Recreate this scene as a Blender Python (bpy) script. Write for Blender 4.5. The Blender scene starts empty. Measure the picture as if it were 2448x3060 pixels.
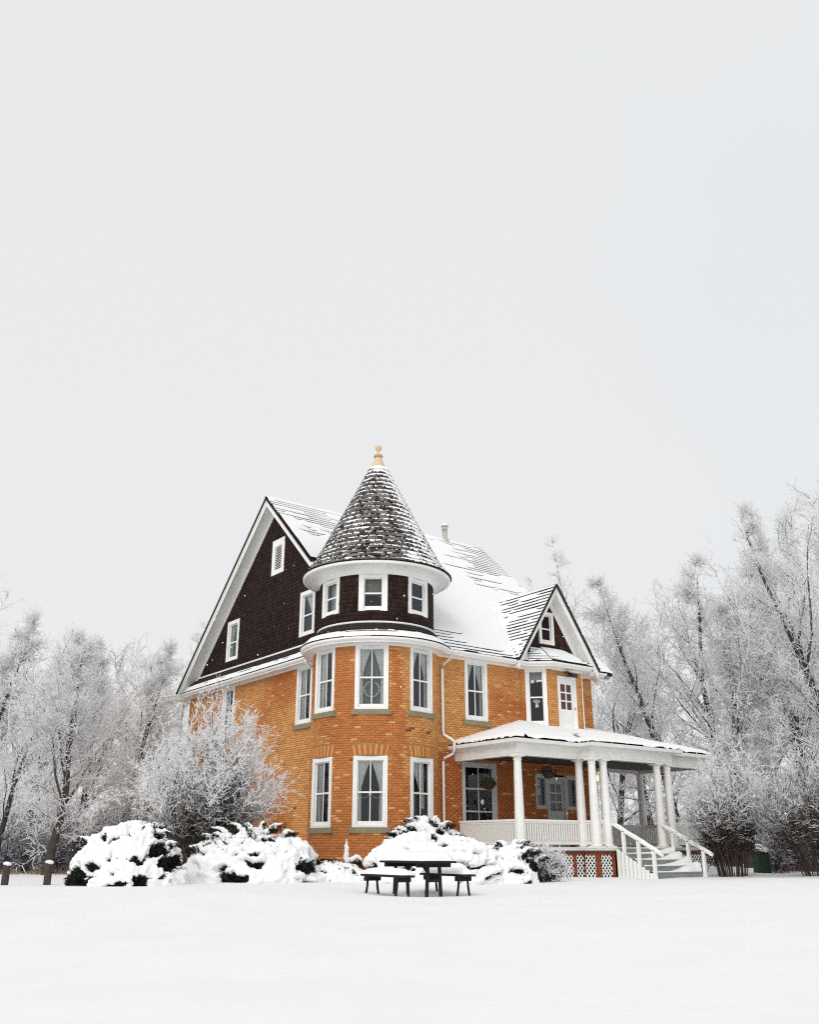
import bpy, math, random
import numpy as np
from mathutils import Matrix, Vector

# ------------------------------------------------------------------ camera, sky, sun, exposure
SC = bpy.context.scene
COL = SC.collection
YAW, PITCH, FPX = math.radians(53.029), math.radians(20.021), 2760.77
CAM = np.array([-17.053, -24.573, 0.85])
cam_data = bpy.data.cameras.new('camera')
cam_data.sensor_fit = 'HORIZONTAL'; cam_data.sensor_width = 36.0
cam_data.lens = FPX / 2448.0 * 36.0
cam_data.clip_start = 0.05; cam_data.clip_end = 3000
cam = bpy.data.objects.new('camera', cam_data); COL.objects.link(cam)
cam.location = CAM; cam.rotation_euler = (math.radians(90) + PITCH, 0, YAW - math.radians(90))
SC.camera = cam

SUN_EL, SUN_AZ = math.radians(38), math.radians(208)      # direction towards the sun, azimuth from +X
world = bpy.data.worlds.new('World'); SC.world = world; world.use_nodes = True
nt = world.node_tree; nt.nodes.clear()
w_out = nt.nodes.new('ShaderNodeOutputWorld'); w_bg = nt.nodes.new('ShaderNodeBackground')
w_sky = nt.nodes.new('ShaderNodeTexSky'); w_sky.sky_type = 'NISHITA'; w_sky.sun_disc = False
w_sky.sun_elevation = SUN_EL; w_sky.sun_rotation = math.radians(90) - SUN_AZ
w_tc = nt.nodes.new('ShaderNodeTexCoord')
w_n = nt.nodes.new('ShaderNodeTexNoise'); w_n.inputs['Scale'].default_value = 1.7
w_n.inputs['Detail'].default_value = 3; w_n.inputs['Roughness'].default_value = 0.45
w_r = nt.nodes.new('ShaderNodeValToRGB')
w_r.color_ramp.elements[0].position = 0.30; w_r.color_ramp.elements[0].color = (0.665, 0.682, 0.697, 1)
w_r.color_ramp.elements[1].position = 0.50; w_r.color_ramp.elements[1].color = (0.682, 0.690, 0.694, 1)
w_mul = nt.nodes.new('ShaderNodeVectorMath'); w_mul.operation = 'SCALE'; w_mul.inputs['Scale'].default_value = 10.0
w_mix = nt.nodes.new('ShaderNodeMix'); w_mix.data_type = 'RGBA'; w_mix.inputs['Factor'].default_value = 0.97
nt.links.new(w_tc.outputs['Generated'], w_n.inputs['Vector'])
nt.links.new(w_n.outputs['Fac'], w_r.inputs['Fac'])
nt.links.new(w_r.outputs['Color'], w_mul.inputs[0])
nt.links.new(w_sky.outputs['Color'], w_mix.inputs['A'])
nt.links.new(w_mul.outputs['Vector'], w_mix.inputs['B'])
nt.links.new(w_mix.outputs['Result'], w_bg.inputs['Color'])
w_bg.inputs['Strength'].default_value = 0.1
nt.links.new(w_bg.outputs['Background'], w_out.inputs['Surface'])

sun_data = bpy.data.lights.new('sun', 'SUN'); sun_data.energy = 1.25; sun_data.angle = math.radians(40)
sun_data.color = (1.0, 0.97, 0.92)
sun = bpy.data.objects.new('sun', sun_data); COL.objects.link(sun)
sd = Vector((math.cos(SUN_EL) * math.cos(SUN_AZ), math.cos(SUN_EL) * math.sin(SUN_AZ), math.sin(SUN_EL)))
sun.rotation_euler = sd.to_track_quat('Z', 'Y').to_euler()
vs = SC.view_settings
vs.view_transform = 'Standard'; vs.look = 'None'; vs.exposure = 0.30; vs.gamma = 1.0; vs.use_curve_mapping = False
SC.cycles.max_bounces = 32; SC.cycles.diffuse_bounces = 32; SC.cycles.transmission_bounces = 32; SC.cycles.transparent_max_bounces = 12
SC.cycles.use_denoising = False; SC.cycles.filter_width = 1.15

# ------------------------------------------------------------------ helpers
RNG = np.random.default_rng(11)
random.seed(5)
FW = np.array([math.cos(YAW), math.sin(YAW), 0]); RT = np.array([math.sin(YAW), -math.cos(YAW), 0])


def at(u, d, z=0.06):
    """ground point d metres in front of the camera on the vertical plane through picture column u (2448 wide), seen at eye level"""
    p = CAM + FW * d + RT * (u - 1224) / (FPX / math.cos(PITCH)) * d
    p[2] = z
    return p


def top_z(v, d):
    k = 1530 - v
    return CAM[2] + d * (math.sin(PITCH) * FPX + math.cos(PITCH) * k) / (math.cos(PITCH) * FPX - math.sin(PITCH) * k)


def _hash(ix, iy, seed):
    n = (ix.astype(np.int64) * 374761393 + iy.astype(np.int64) * 668265263 + seed * 974711) & 0x7fffffff
    n = ((n ^ (n >> 13)) * 1274126177) & 0x7fffffff
    n = (n ^ (n >> 16)) & 0x7fffffff
    return (n % 100003) / 100003.0


def vnoise(x, y, seed=0):
    x = np.asarray(x, float); y = np.asarray(y, float)
    ix = np.floor(x); iy = np.floor(y); fx = x - ix; fy = y - iy
    fx = fx * fx * (3 - 2 * fx); fy = fy * fy * (3 - 2 * fy)
    a = _hash(ix, iy, seed); b = _hash(ix + 1, iy, seed); c = _hash(ix, iy + 1, seed); d = _hash(ix + 1, iy + 1, seed)
    return (a * (1 - fx) + b * fx) * (1 - fy) + (c * (1 - fx) + d * fx) * fy


def fbm(x, y, seed=0, oct=3):
    t = 0; a = 0.5; s = 0
    for o in range(oct):
        t = t + a * vnoise(np.asarray(x) * 2 ** o, np.asarray(y) * 2 ** o, seed + o * 17); s += a; a *= 0.5
    return t / s


class MB:
    def __init__(self): self.v = []; self.f = []; self.n = 0; self.c = []
    def add(self, verts, faces, col=None):
        b = self.n
        self.v.extend([tuple(map(float, p)) for p in verts]); self.n += len(verts)
        self.f.extend([tuple(i + b for i in q) for q in faces])
        if col is not None: self.c.extend([col] * len(faces))
    def hexa(self, p, col=None):          # p: 4 bottom (ccw from above) + 4 top
        self.add(p, [(3, 2, 1, 0), (4, 5, 6, 7), (0, 1, 5, 4), (1, 2, 6, 5), (2, 3, 7, 6), (3, 0, 4, 7)], col)
    def box(self, x0, x1, y0, y1, z0, z1, M=None, col=None):
        p = [(x0, y0, z0), (x1, y0, z0), (x1, y1, z0), (x0, y1, z0), (x0, y0, z1), (x1, y0, z1), (x1, y1, z1), (x0, y1, z1)]
        if M is not None: p = [M @ Vector(q) for q in p]
        self.hexa(p, col)
    def beam(self, a, b, w, h, up=(0, 0, 1), col=None):   # box from a to b, w wide, h high, centred
        a = Vector(a); b = Vector(b); d = (b - a).normalized(); up = Vector(up)
        s = d.cross(up).normalized(); u = s.cross(d).normalized()
        s *= w / 2; u *= h / 2
        self.hexa([a - s - u, a + s - u, b + s - u, b - s - u, a - s + u, a + s + u, b + s + u, b - s + u], col)
    def tube(self, pts, radii, n=8, cap=True):
        pts = [Vector(p) for p in pts]; rings = []
        for i, p in enumerate(pts):
            d = (pts[min(i + 1, len(pts) - 1)] - pts[max(i - 1, 0)]).normalized()
            ref = Vector((0, 0, 1)) if abs(d.z) < 0.9 else Vector((1, 0, 0))
            s = d.cross(ref).normalized(); u = s.cross(d)
            r = radii[i] if hasattr(radii, '__len__') else radii
            rings.append([p + (s * math.cos(2 * math.pi * k / n) + u * math.sin(2 * math.pi * k / n)) * r for k in range(n)])
        vv = [q for r in rings for q in r]; ff = []
        for i in range(len(pts) - 1):
            for k in range(n):
                ff.append((i * n + k, (i + 1) * n + k, (i + 1) * n + (k + 1) % n, i * n + (k + 1) % n))
        if cap: ff.append(tuple(range(n))); ff.append(tuple(range(len(vv) - 1, len(vv) - n - 1, -1)))
        self.add(vv, ff)
    def lathe(self, c, prof, a0=0.0, a1=2 * math.pi, n=32, closed=None):
        full = abs(a1 - a0 - 2 * math.pi) < 1e-6
        m = n if full else n + 1
        vv = [(c[0] + r * math.cos(a0 + (a1 - a0) * k / n), c[1] + r * math.sin(a0 + (a1 - a0) * k / n), z) for k in range(m) for (r, z) in prof]
        L = len(prof); ff = []
        for k in range(n):
            k2 = (k + 1) % m
            for j in range(L - 1):
                ff.append((k * L + j, k2 * L + j, k2 * L + j + 1, k * L + j + 1))
        self.add(vv, ff)
    def sweep(self, path, prof, closed=False):    # plan path, profile (offset outwards, z); outwards = right of travel
        P = [Vector((p[0], p[1])) for p in path]; n = len(P); offs = []
        for i in range(n):
            ds = []
            if i > 0: ds.append((P[i] - P[i - 1]).normalized())
            if i < n - 1: ds.append((P[i + 1] - P[i]).normalized())
            ns = [Vector((d.y, -d.x)) for d in ds]
            m = sum(ns, Vector((0, 0))); m.normalize(); m = m / max(0.3, m.dot(ns[0]))
            offs.append(m)
        vv = [(P[i].x + offs[i].x * o, P[i].y + offs[i].y * o, z) for i in range(n) for (o, z) in prof]
        L = len(prof); ff = []
        for i in range(n - 1):
            for j in range(L - 1):
                ff.append((i * L + j, (i + 1) * L + j, (i + 1) * L + j + 1, i * L + j + 1))
        for e in (0, n - 1): ff.append(tuple(e * L + j for j in range(L)))
        self.add(vv, ff)
    def build(self, name, mat, parent=None, smooth=False):
        me = bpy.data.meshes.new(name); me.from_pydata(self.v, [], self.f); 
        if self.c:
            a = me.attributes.new('bc', 'FLOAT_COLOR', 'FACE'); a.data.foreach_set('color', np.array(self.c, np.float32).ravel())
        return link(name, me, mat, parent, smooth)


def link(name, me, mat, parent=None, smooth=False):
    me.materials.append(mat)
    if smooth: me.polygons.foreach_set('use_smooth', np.ones(len(me.polygons), bool))
    me.update()
    o = bpy.data.objects.new(name, me); COL.objects.link(o)
    if parent is not None: o.parent = parent
    return o


def np_mesh(name, V, F, k, face_attr=None, face_col=None):
    """big mesh from arrays: V (n,3), F (m,k)"""
    me = bpy.data.meshes.new(name); m = len(F)
    me.vertices.add(len(V)); me.vertices.foreach_set('co', np.asarray(V, np.float32).ravel())
    me.loops.add(m * k); me.loops.foreach_set('vertex_index', np.asarray(F, np.int32).ravel())
    me.polygons.add(m); me.polygons.foreach_set('loop_start', np.arange(0, m * k, k, dtype=np.int32))
    if face_attr is not None:
        a = me.attributes.new('fr', 'FLOAT', 'FACE'); a.data.foreach_set('value', np.asarray(face_attr, np.float32))
    if face_col is not None:
        a = me.attributes.new('bc', 'FLOAT_COLOR', 'FACE'); a.data.foreach_set('color', np.asarray(face_col, np.float32).ravel())
    me.update(calc_edges=True); me.validate()
    return me


def empty(name, loc=(0, 0, 0), rz=0.0):
    o = bpy.data.objects.new(name, None); COL.objects.link(o); o.location = loc; o.rotation_euler = (0, 0, rz)
    o.empty_display_size = 0.2
    return o


def tag(o, label=None, cat=None, group=None, kind=None):
    if label: o['label'] = label
    if cat: o['category'] = cat
    if group: o['group'] = group
    if kind: o['kind'] = kind
    return o


def copy_tree(o, parent=None):
    c = o.copy(); COL.objects.link(c)
    if parent is not None: c.parent = parent
    for ch in [q for q in o.children]: copy_tree(ch, c)
    return c


# ------------------------------------------------------------------ materials
def mat(name, col, rough=0.7, spec=0.3, var=0.0, vscale=8.0, bump=0.0, bscale=30.0, col2=None, metal=0.0, coat=None):
    m = bpy.data.materials.new(name); m.use_nodes = True; n = m.node_tree; b = n.nodes['Principled BSDF']
    b.inputs['Roughness'].default_value = rough; b.inputs['Specular IOR Level'].default_value = spec
    b.inputs['Metallic'].default_value = metal
    c = (*col, 1)
    tc = n.nodes.new('ShaderNodeTexCoord')
    if col2 is not None or var > 0:
        t = n.nodes.new('ShaderNodeTexNoise'); t.inputs['Scale'].default_value = vscale; t.inputs['Detail'].default_value = 5
        n.links.new(tc.outputs['Object'], t.inputs['Vector'])
        r = n.nodes.new('ShaderNodeValToRGB'); n.links.new(t.outputs['Fac'], r.inputs['Fac'])
        r.color_ramp.elements[0].position = 0.32; r.color_ramp.elements[1].position = 0.68
        if col2 is None: col2 = tuple(max(0, x * (1 - var)) for x in col)
        r.color_ramp.elements[0].color = (*col2, 1); r.color_ramp.elements[1].color = c
        n.links.new(r.outputs['Color'], b.inputs['Base Color'])
    else: b.inputs['Base Color'].default_value = c
    if bump > 0:
        t2 = n.nodes.new('ShaderNodeTexNoise'); t2.inputs['Scale'].default_value = bscale; t2.inputs['Detail'].default_value = 4
        n.links.new(tc.outputs['Object'], t2.inputs['Vector'])
        bp = n.nodes.new('ShaderNodeBump'); bp.inputs['Strength'].default_value = bump; bp.inputs['Distance'].default_value = 0.02
        n.links.new(t2.outputs['Fac'], bp.inputs['Height']); n.links.new(bp.outputs['Normal'], b.inputs['Normal'])
    return m


M = {}
M['snow'] = mat('snow', (0.83, 0.835, 0.845), 0.75, 0.2, var=0.035, vscale=1.2, bump=0.25, bscale=9)
M['snow_fine'] = mat('snow_fine', (0.85, 0.855, 0.865), 0.75, 0.2, var=0.02, vscale=3, bump=0.35, bscale=40)
M['white'] = mat('white_paint', (0.86, 0.86, 0.84), 0.5, 0.4, col2=(0.80, 0.795, 0.77), vscale=2.5)
M['white_warm'] = mat('white_porch_paint', (0.85, 0.845, 0.82), 0.5, 0.4, col2=(0.77, 0.76, 0.72), vscale=3, bump=.08, bscale=14)
M['mortar'] = mat('mortar', (0.48, 0.26, 0.115), 0.9, 0.1, var=0.35, vscale=2.0, bump=0.2)
M['stone'] = mat('sill_stone', (0.30, 0.26, 0.17), 0.85, 0.2, var=0.3, vscale=9, bump=0.3)
M['dark_wood'] = mat('dark_weathered_wood', (0.030, 0.024, 0.022), 0.8, 0.2, var=0.4, vscale=12, bump=0.3)
M['roof_wood'] = mat('roof_shingle_wood', (0.05, 0.04, 0.034), 0.85, 0.2, col2=(0.018, 0.014, 0.013), vscale=14, bump=0.4)
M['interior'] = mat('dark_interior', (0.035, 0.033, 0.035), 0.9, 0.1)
M['curtain'] = mat('curtain_cloth', (0.80, 0.82, 0.78), 0.9, 0.1, var=0.15, vscale=14)
M['grey_blind'] = mat('grey_window_blind', (0.25, 0.27, 0.25), 0.9, 0.1)
M['blind'] = mat('window_blind', (0.33, 0.31, 0.22), 0.9, 0.1, var=0.1)
M['pale_blind'] = mat('pale_window_blind', (0.50, 0.53, 0.51), 0.9, 0.1)
M['floor_paint'] = mat('porch_floor_paint', (0.10, 0.10, 0.098), 0.7, 0.3, var=0.25, vscale=7)
M['tread'] = mat('stair_grey_paint', (0.27, 0.29, 0.27), 0.7, 0.3, var=0.25, vscale=7)
M['red_wood'] = mat('red_brown_wood', (0.26, 0.075, 0.03), 0.8, 0.2, var=0.35, vscale=6)
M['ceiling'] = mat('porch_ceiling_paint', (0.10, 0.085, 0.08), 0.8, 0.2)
M['finial'] = mat('finial_wood', (0.70, 0.55, 0.36), 0.6, 0.3, var=0.12, vscale=10)
M['finial2'] = mat('finial_ring_wood', (0.60, 0.33, 0.16), 0.6, 0.3)
M['metal'] = mat('galvanised_metal', (0.55, 0.53, 0.46), 0.5, 0.5, var=0.35, vscale=9)
M['black'] = mat('black_fitting', (0.02, 0.02, 0.022), 0.5, 0.4)
M['green_box'] = mat('dark_green_paint', (0.018, 0.045, 0.022), 0.6, 0.3, var=0.2)
M['post'] = mat('post_wood', (0.085, 0.07, 0.055), 0.85, 0.2, col2=(0.045, 0.035, 0.03), vscale=16, bump=0.4)
M['juniper'] = mat('juniper_foliage', (0.03, 0.035, 0.024), 0.9, 0.1, col2=(0.012, 0.012, 0.01), vscale=8)
M['basket_leaf'] = mat('basket_leaves', (0.018, 0.026, 0.012), 0.8, 0.2, col2=(0.04, 0.024, 0.014), vscale=12)
M['basket'] = mat('basket_coir', (0.05, 0.03, 0.02), 0.9, 0.1)
M['flower'] = mat('red_flower', (0.30, 0.03, 0.015), 0.7, 0.2)
M['dry_grass'] = mat('dry_grass', (0.34, 0.24, 0.14), 0.9, 0.1, col2=(0.16, 0.10, 0.07), vscale=5)
M['dry_leaf'] = mat('dry_leaf', (0.42, 0.22, 0.07), 0.9, 0.1)
M['paper'] = mat('notice_paper', (0.5, 0.5, 0.52), 0.9, 0.1)
M['wreath'] = mat('wreath_white', (0.82, 0.80, 0.70), 0.9, 0.1)
M['rug'] = mat('door_red_glass', (0.07, 0.012, 0.008), 0.12, 0.6)
M['grey_door'] = mat('grey_white_paint', (0.55, 0.54, 0.53), 0.6, 0.3, var=0.08)
M['bulb'] = mat('lit_bulb', (1, 0.75, 0.35), 0.5, 0.1)
_b = M['bulb'].node_tree.nodes['Principled BSDF']; _b.inputs['Emission Color'].default_value = (1, 0.62, 0.2, 1); _b.inputs['Emission Strength'].default_value = 2.0


def attr_mat(name, rough, noise=0.25, nscale=25.0, bump=0.25, spec=0.2):
    m = bpy.data.materials.new(name); m.use_nodes = True; n = m.node_tree; b = n.nodes['Principled BSDF']
    b.inputs['Roughness'].default_value = rough; b.inputs['Specular IOR Level'].default_value = spec
    a = n.nodes.new('ShaderNodeAttribute'); a.attribute_name = 'bc'
    tc = n.nodes.new('ShaderNodeNewGeometry')
    t = n.nodes.new('ShaderNodeTexNoise'); t.inputs['Scale'].default_value = nscale; t.inputs['Detail'].default_value = 4
    n.links.new(tc.outputs['Position'], t.inputs['Vector'])
    mr = n.nodes.new('ShaderNodeMapRange'); mr.inputs['From Min'].default_value = 0.3; mr.inputs['From Max'].default_value = 0.7
    mr.inputs['To Min'].default_value = 1 - noise; mr.inputs['To Max'].default_value = 1 + noise * 0.5
    n.links.new(t.outputs['Fac'], mr.inputs['Value'])
    mx = n.nodes.new('ShaderNodeMix'); mx.data_type = 'RGBA'; mx.blend_type = 'MULTIPLY'; mx.inputs['Factor'].default_value = 1
    n.links.new(a.outputs['Color'], mx.inputs['A']); n.links.new(mr.outputs['Result'], mx.inputs['B'])
    n.links.new(mx.outputs['Result'], b.inputs['Base Color'])
    bp = n.nodes.new('ShaderNodeBump'); bp.inputs['Strength'].default_value = bump; bp.inputs['Distance'].default_value = 0.01
    n.links.new(t.outputs['Fac'], bp.inputs['Height']); n.links.new(bp.outputs['Normal'], b.inputs['Normal'])
    return m


M['brick'] = attr_mat('brick', 0.85)
M['shingle'] = attr_mat('brown_wall_shingle', 0.85, 0.35, 18)
M['cone_shingle'] = attr_mat('weathered_cone_shingle', 0.85, 0.45, 22)
def add_frost(m, scale, lo, hi):
    n = m.node_tree; b = n.nodes['Principled BSDF']; src = b.inputs['Base Color'].links[0].from_socket
    g = n.nodes.new('ShaderNodeNewGeometry'); t = n.nodes.new('ShaderNodeTexNoise'); t.inputs['Scale'].default_value = scale; t.inputs['Detail'].default_value = 6; t.inputs['Roughness'].default_value = .7
    n.links.new(g.outputs['Position'], t.inputs['Vector'])
    mr = n.nodes.new('ShaderNodeMapRange'); mr.inputs['From Min'].default_value = lo; mr.inputs['From Max'].default_value = hi; n.links.new(t.outputs['Fac'], mr.inputs['Value'])
    sp = n.nodes.new('ShaderNodeSeparateXYZ'); n.links.new(g.outputs['True Normal'], sp.inputs[0])
    up = n.nodes.new('ShaderNodeMapRange'); up.inputs['From Min'].default_value = -.05; up.inputs['From Max'].default_value = .1; n.links.new(sp.outputs['Z'], up.inputs['Value'])
    mu = n.nodes.new('ShaderNodeMath'); mu.operation = 'MULTIPLY'; n.links.new(mr.outputs['Result'], mu.inputs[0]); n.links.new(up.outputs['Result'], mu.inputs[1])
    x = n.nodes.new('ShaderNodeMix'); x.data_type = 'RGBA'; n.links.new(mu.outputs[0], x.inputs['Factor']); n.links.new(src, x.inputs['A']); x.inputs['B'].default_value = (.72, .73, .74, 1)
    n.links.new(x.outputs['Result'], b.inputs['Base Color'])
add_frost(M['cone_shingle'], 16, .60, .74)


def frost_mat(name, bark, bark2, snow_shift=0.0):
    """bark below, rime and snow on upward faces; 'fr' says how much rime the twig carries"""
    m = bpy.data.materials.new(name); m.use_nodes = True; n = m.node_tree; b = n.nodes['Principled BSDF']
    b.inputs['Roughness'].default_value = 0.85; b.inputs['Specular IOR Level'].default_value = 0.0
    g = n.nodes.new('ShaderNodeNewGeometry'); s = n.nodes.new('ShaderNodeSeparateXYZ'); n.links.new(g.outputs['True Normal'], s.inputs[0])
    a = n.nodes.new('ShaderNodeAttribute'); a.attribute_name = 'fr'
    t = n.nodes.new('ShaderNodeTexNoise'); t.inputs['Scale'].default_value = 5; t.inputs['Detail'].default_value = 3
    n.links.new(g.outputs['Position'], t.inputs['Vector'])
    m1 = n.nodes.new('ShaderNodeMath'); m1.operation = 'ADD'; n.links.new(s.outputs['Z'], m1.inputs[0]); n.links.new(a.outputs['Fac'], m1.inputs[1])
    m2 = n.nodes.new('ShaderNodeMath'); m2.operation = 'ADD'; n.links.new(m1.outputs[0], m2.inputs[0]); n.links.new(t.outputs['Fac'], m2.inputs[1])
    mr = n.nodes.new('ShaderNodeMapRange'); mr.inputs['From Min'].default_value = 0.95 - snow_shift; mr.inputs['From Max'].default_value = 1.15 - snow_shift
    n.links.new(m2.outputs[0], mr.inputs['Value'])
    r = n.nodes.new('ShaderNodeMix'); r.data_type = 'RGBA'; r.inputs['A'].default_value = (*bark, 1); r.inputs['B'].default_value = (*bark2, 1)
    n.links.new(t.outputs['Fac'], r.inputs['Factor'])
    x = n.nodes.new('ShaderNodeMix'); x.data_type = 'RGBA'; n.links.new(mr.outputs['Result'], x.inputs['Factor'])
    n.links.new(r.outputs['Result'], x.inputs['A']); x.inputs['B'].default_value = (0.985, 0.988, 0.99, 1)
    n.links.new(x.outputs['Result'], b.inputs['Base Color'])
    # rime crystals let light through
    tl = n.nodes.new('ShaderNodeBsdfTranslucent'); tl.inputs['Color'].default_value = (0.99, 0.992, 0.995, 1)
    mm = n.nodes.new('ShaderNodeMath'); mm.operation = 'MULTIPLY'; mm.inputs[1].default_value = 0.6; n.links.new(mr.outputs['Result'], mm.inputs[0])
    ms = n.nodes.new('ShaderNodeMixShader'); n.links.new(mm.outputs[0], ms.inputs[0]); n.links.new(b.outputs[0], ms.inputs[1]); n.links.new(tl.outputs[0], ms.inputs[2])
    n.links.new(ms.outputs[0], n.nodes['Material Output'].inputs['Surface'])
    return m


M['bark'] = frost_mat('frosted_bark', (0.10, 0.085, 0.075), (0.05, 0.042, 0.042), 1.1)
M['bark_brown'] = frost_mat('frosted_shrub_bark', (0.10, 0.072, 0.06), (0.05, 0.04, 0.038), 1.05)
M['thicket'] = frost_mat('thicket_stems', (0.10, 0.08, 0.115), (0.06, 0.05, 0.085), 0.7)


def glass_mat():
    m = bpy.data.materials.new('window_glass'); m.use_nodes = True; n = m.node_tree; n.nodes.clear()
    o = n.nodes.new('ShaderNodeOutputMaterial'); t = n.nodes.new('ShaderNodeBsdfTransparent'); t.inputs['Color'].default_value = (0.90, 0.92, 0.93, 1)
    g = n.nodes.new('ShaderNodeBsdfGlossy'); g.inputs['Roughness'].default_value = 0.03; g.inputs['Color'].default_value = (0.9, 0.93, 1, 1)
    f = n.nodes.new('ShaderNodeFresnel'); f.inputs['IOR'].default_value = 1.6
    x = n.nodes.new('ShaderNodeMixShader'); n.links.new(f.outputs[0], x.inputs[0]); n.links.new(t.outputs[0], x.inputs[1]); n.links.new(g.outputs[0], x.inputs[2])
    n.links.new(x.outputs[0], o.inputs['Surface'])
    return m


M['glass'] = glass_mat()

# ------------------------------------------------------------------ ground
DIP = (-4.55, -8.2)      # the snow lies lower round the picnic table
def ground_z(x, y):
    x = np.asarray(x, float); y = np.asarray(y, float)
    z = (fbm(x * 0.22, y * 0.22, 3, 3) - 0.5) * 0.18 + (fbm(x * 1.1, y * 1.1, 8, 2) - 0.5) * 0.05
    z = z - .08 * np.exp(-(((x - DIP[0]) / 1.3) ** 2 + ((y - DIP[1]) / 1.3) ** 2))
    far = np.clip((np.hypot(x + 17, y + 24.6) - 3) / 6, 0, 1)
    return z * far + .06 * np.clip((np.hypot(x + 17, y + 24.6) - 6) / 9, 0, 1)


def build_ground():
    xs = np.concatenate([np.linspace(-900, -60, 12), np.linspace(-58, 58, 280), np.linspace(60, 900, 12)])
    ys = np.concatenate([np.linspace(-900, -42, 12), np.linspace(-40, 70, 260), np.linspace(72, 900, 12)])
    X, Y = np.meshgrid(xs, ys)
    V = np.stack([X, Y, ground_z(X, Y)], -1).reshape(-1, 3)
    nx, ny = len(xs), len(ys)
    i = np.arange(nx - 1)[None, :] + np.arange(ny - 1)[:, None] * nx; i = i.ravel()
    F = np.stack([i, i + 1, i + nx + 1, i + nx], -1)
    me = np_mesh('snow_ground', V, F, 4)
    o = link('snow_ground', me, M['snow'], None, True); tag(o, 'smooth white snow covering the open ground', kind='structure')


build_ground()

# ------------------------------------------------------------------ the house
ZF, ZE, ZG = 7.053, 7.25, 7.86          # frieze bottom, eave, foot of the attic wall
YM, ZRIDGE = 7.105, 14.32               # ridge
TC = np.array([1.127, 1.518]); TR, TRA = 2.141, 1.995      # tower axis, brick radius, attic radius
house = empty('brick_house')
tag(house, 'orange brick house with round corner tower, white porch and snowy roofs', 'house')


def plane_map(p0, d, n):
    p0 = np.array(p0, float); d = np.array(d, float); n = np.array(n, float)
    def f(u, z, h):
        u, z, h = np.broadcast_arrays(np.asarray(u, float), np.asarray(z, float), np.asarray(h, float))
        return p0 + u[..., None] * d + h[..., None] * n + z[..., None] * np.array([0, 0, 1.0])
    return f


def cyl_map(c, R):
    def f(u, z, h):      # u: arc length, azimuth = u / R
        u, z, h = np.broadcast_arrays(np.asarray(u, float), np.asarray(z, float), np.asarray(h, float))
        a = u / R
        return np.stack([c[0] + (R + h) * np.cos(a), c[1] + (R + h) * np.sin(a), z], -1)
    return f


# every wall: map, with u growing to the right as seen from outside
# gable wall x=0: from outside (looking +x) right is -y ; front wall y=0: right is +x ; tower: right is +azimuth
W_GABLE = plane_map((0, 0, 0), (0, -1, 0), (-1, 0, 0))
W_FRONT = plane_map((0, 0, 0), (1, 0, 0), (0, -1, 0))
S2 = math.sqrt(0.5)
W_A = plane_map((6.72, 0, 0), (S2, -S2, 0), (-S2, -S2, 0))
W_B = plane_map((0, -0.6, 0), (1, 0, 0), (0, -1, 0))
W_C = plane_map((9.06, -0.6, 0), (S2, S2, 0), (S2, -S2, 0))
W_T = cyl_map(TC, TR)
W_TA = cyl_map(TC, TRA)


def wall_grid(mapf, u0, u1, z0, z1, holes, du=None):
    us = {u0, u1}; zs = {z0, z1}
    for (a, b, c, d) in holes: us |= {max(u0, a), min(u1, b)}; zs |= {max(z0, c), min(z1, d)}
    if du:
        for k in np.arange(u0, u1, du): us.add(float(k))
    us = sorted(us); zs = sorted(zs)
    mb = MB(); idx = {}
    for j, z in enumerate(zs):
        for i, u in enumerate(us):
            idx[(i, j)] = len(mb.v); mb.v.append(tuple(mapf(u, z, 0.0)))
    mb.n = len(mb.v)
    for j in range(len(zs) - 1):
        for i in range(len(us) - 1):
            cu, cz = (us[i] + us[i + 1]) / 2, (zs[j] + zs[j + 1]) / 2
            if any(a < cu < b and c < cz < d for (a, b, c, d) in holes): continue
            mb.f.append((idx[(i, j)], idx[(i + 1, j)], idx[(i + 1, j + 1)], idx[(i, j + 1)]))
    for (a, b, c, d) in holes:          # reveals
        t = 0.16
        q = [(a, c), (b, c), (b, d), (a, d)]
        for k in range(4):
            (ua, za), (ub, zb) = q[k], q[(k + 1) % 4]
            mb.add([mapf(ua, za, 0.0), mapf(ub, zb, 0.0), mapf(ub, zb, -t), mapf(ua, za, -t)], [(0, 1, 2, 3)])
    return mb


def brick_colour(u, z, rng, seed):
    base = np.array([0.66, 0.32, 0.11]); red = np.array([0.47, 0.135, 0.038]); buff = np.array([0.67, 0.36, 0.135]); dark = np.array([0.24, 0.075, 0.035])
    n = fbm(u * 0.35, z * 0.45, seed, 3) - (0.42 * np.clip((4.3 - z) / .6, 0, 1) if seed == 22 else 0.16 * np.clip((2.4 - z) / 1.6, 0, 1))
    t = rng.random(len(u))
    w = np.clip((n - 0.5) * 4, -1, 1)[:, None]
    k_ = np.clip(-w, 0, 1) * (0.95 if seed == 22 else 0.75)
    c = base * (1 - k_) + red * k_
    c = np.where((t < 0.15 + 0.08 * w[:, 0])[:, None], buff, c)
    c = np.where((t > 0.95)[:, None], red * .4 + c * .6, c)
    c = np.where((t > 0.998)[:, None], dark, c)
    c = c * (1 + (rng.random(len(u)) - 0.5)[:, None] * 0.26)
    return np.concatenate([c, np.ones((len(u), 1))], 1)


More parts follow.
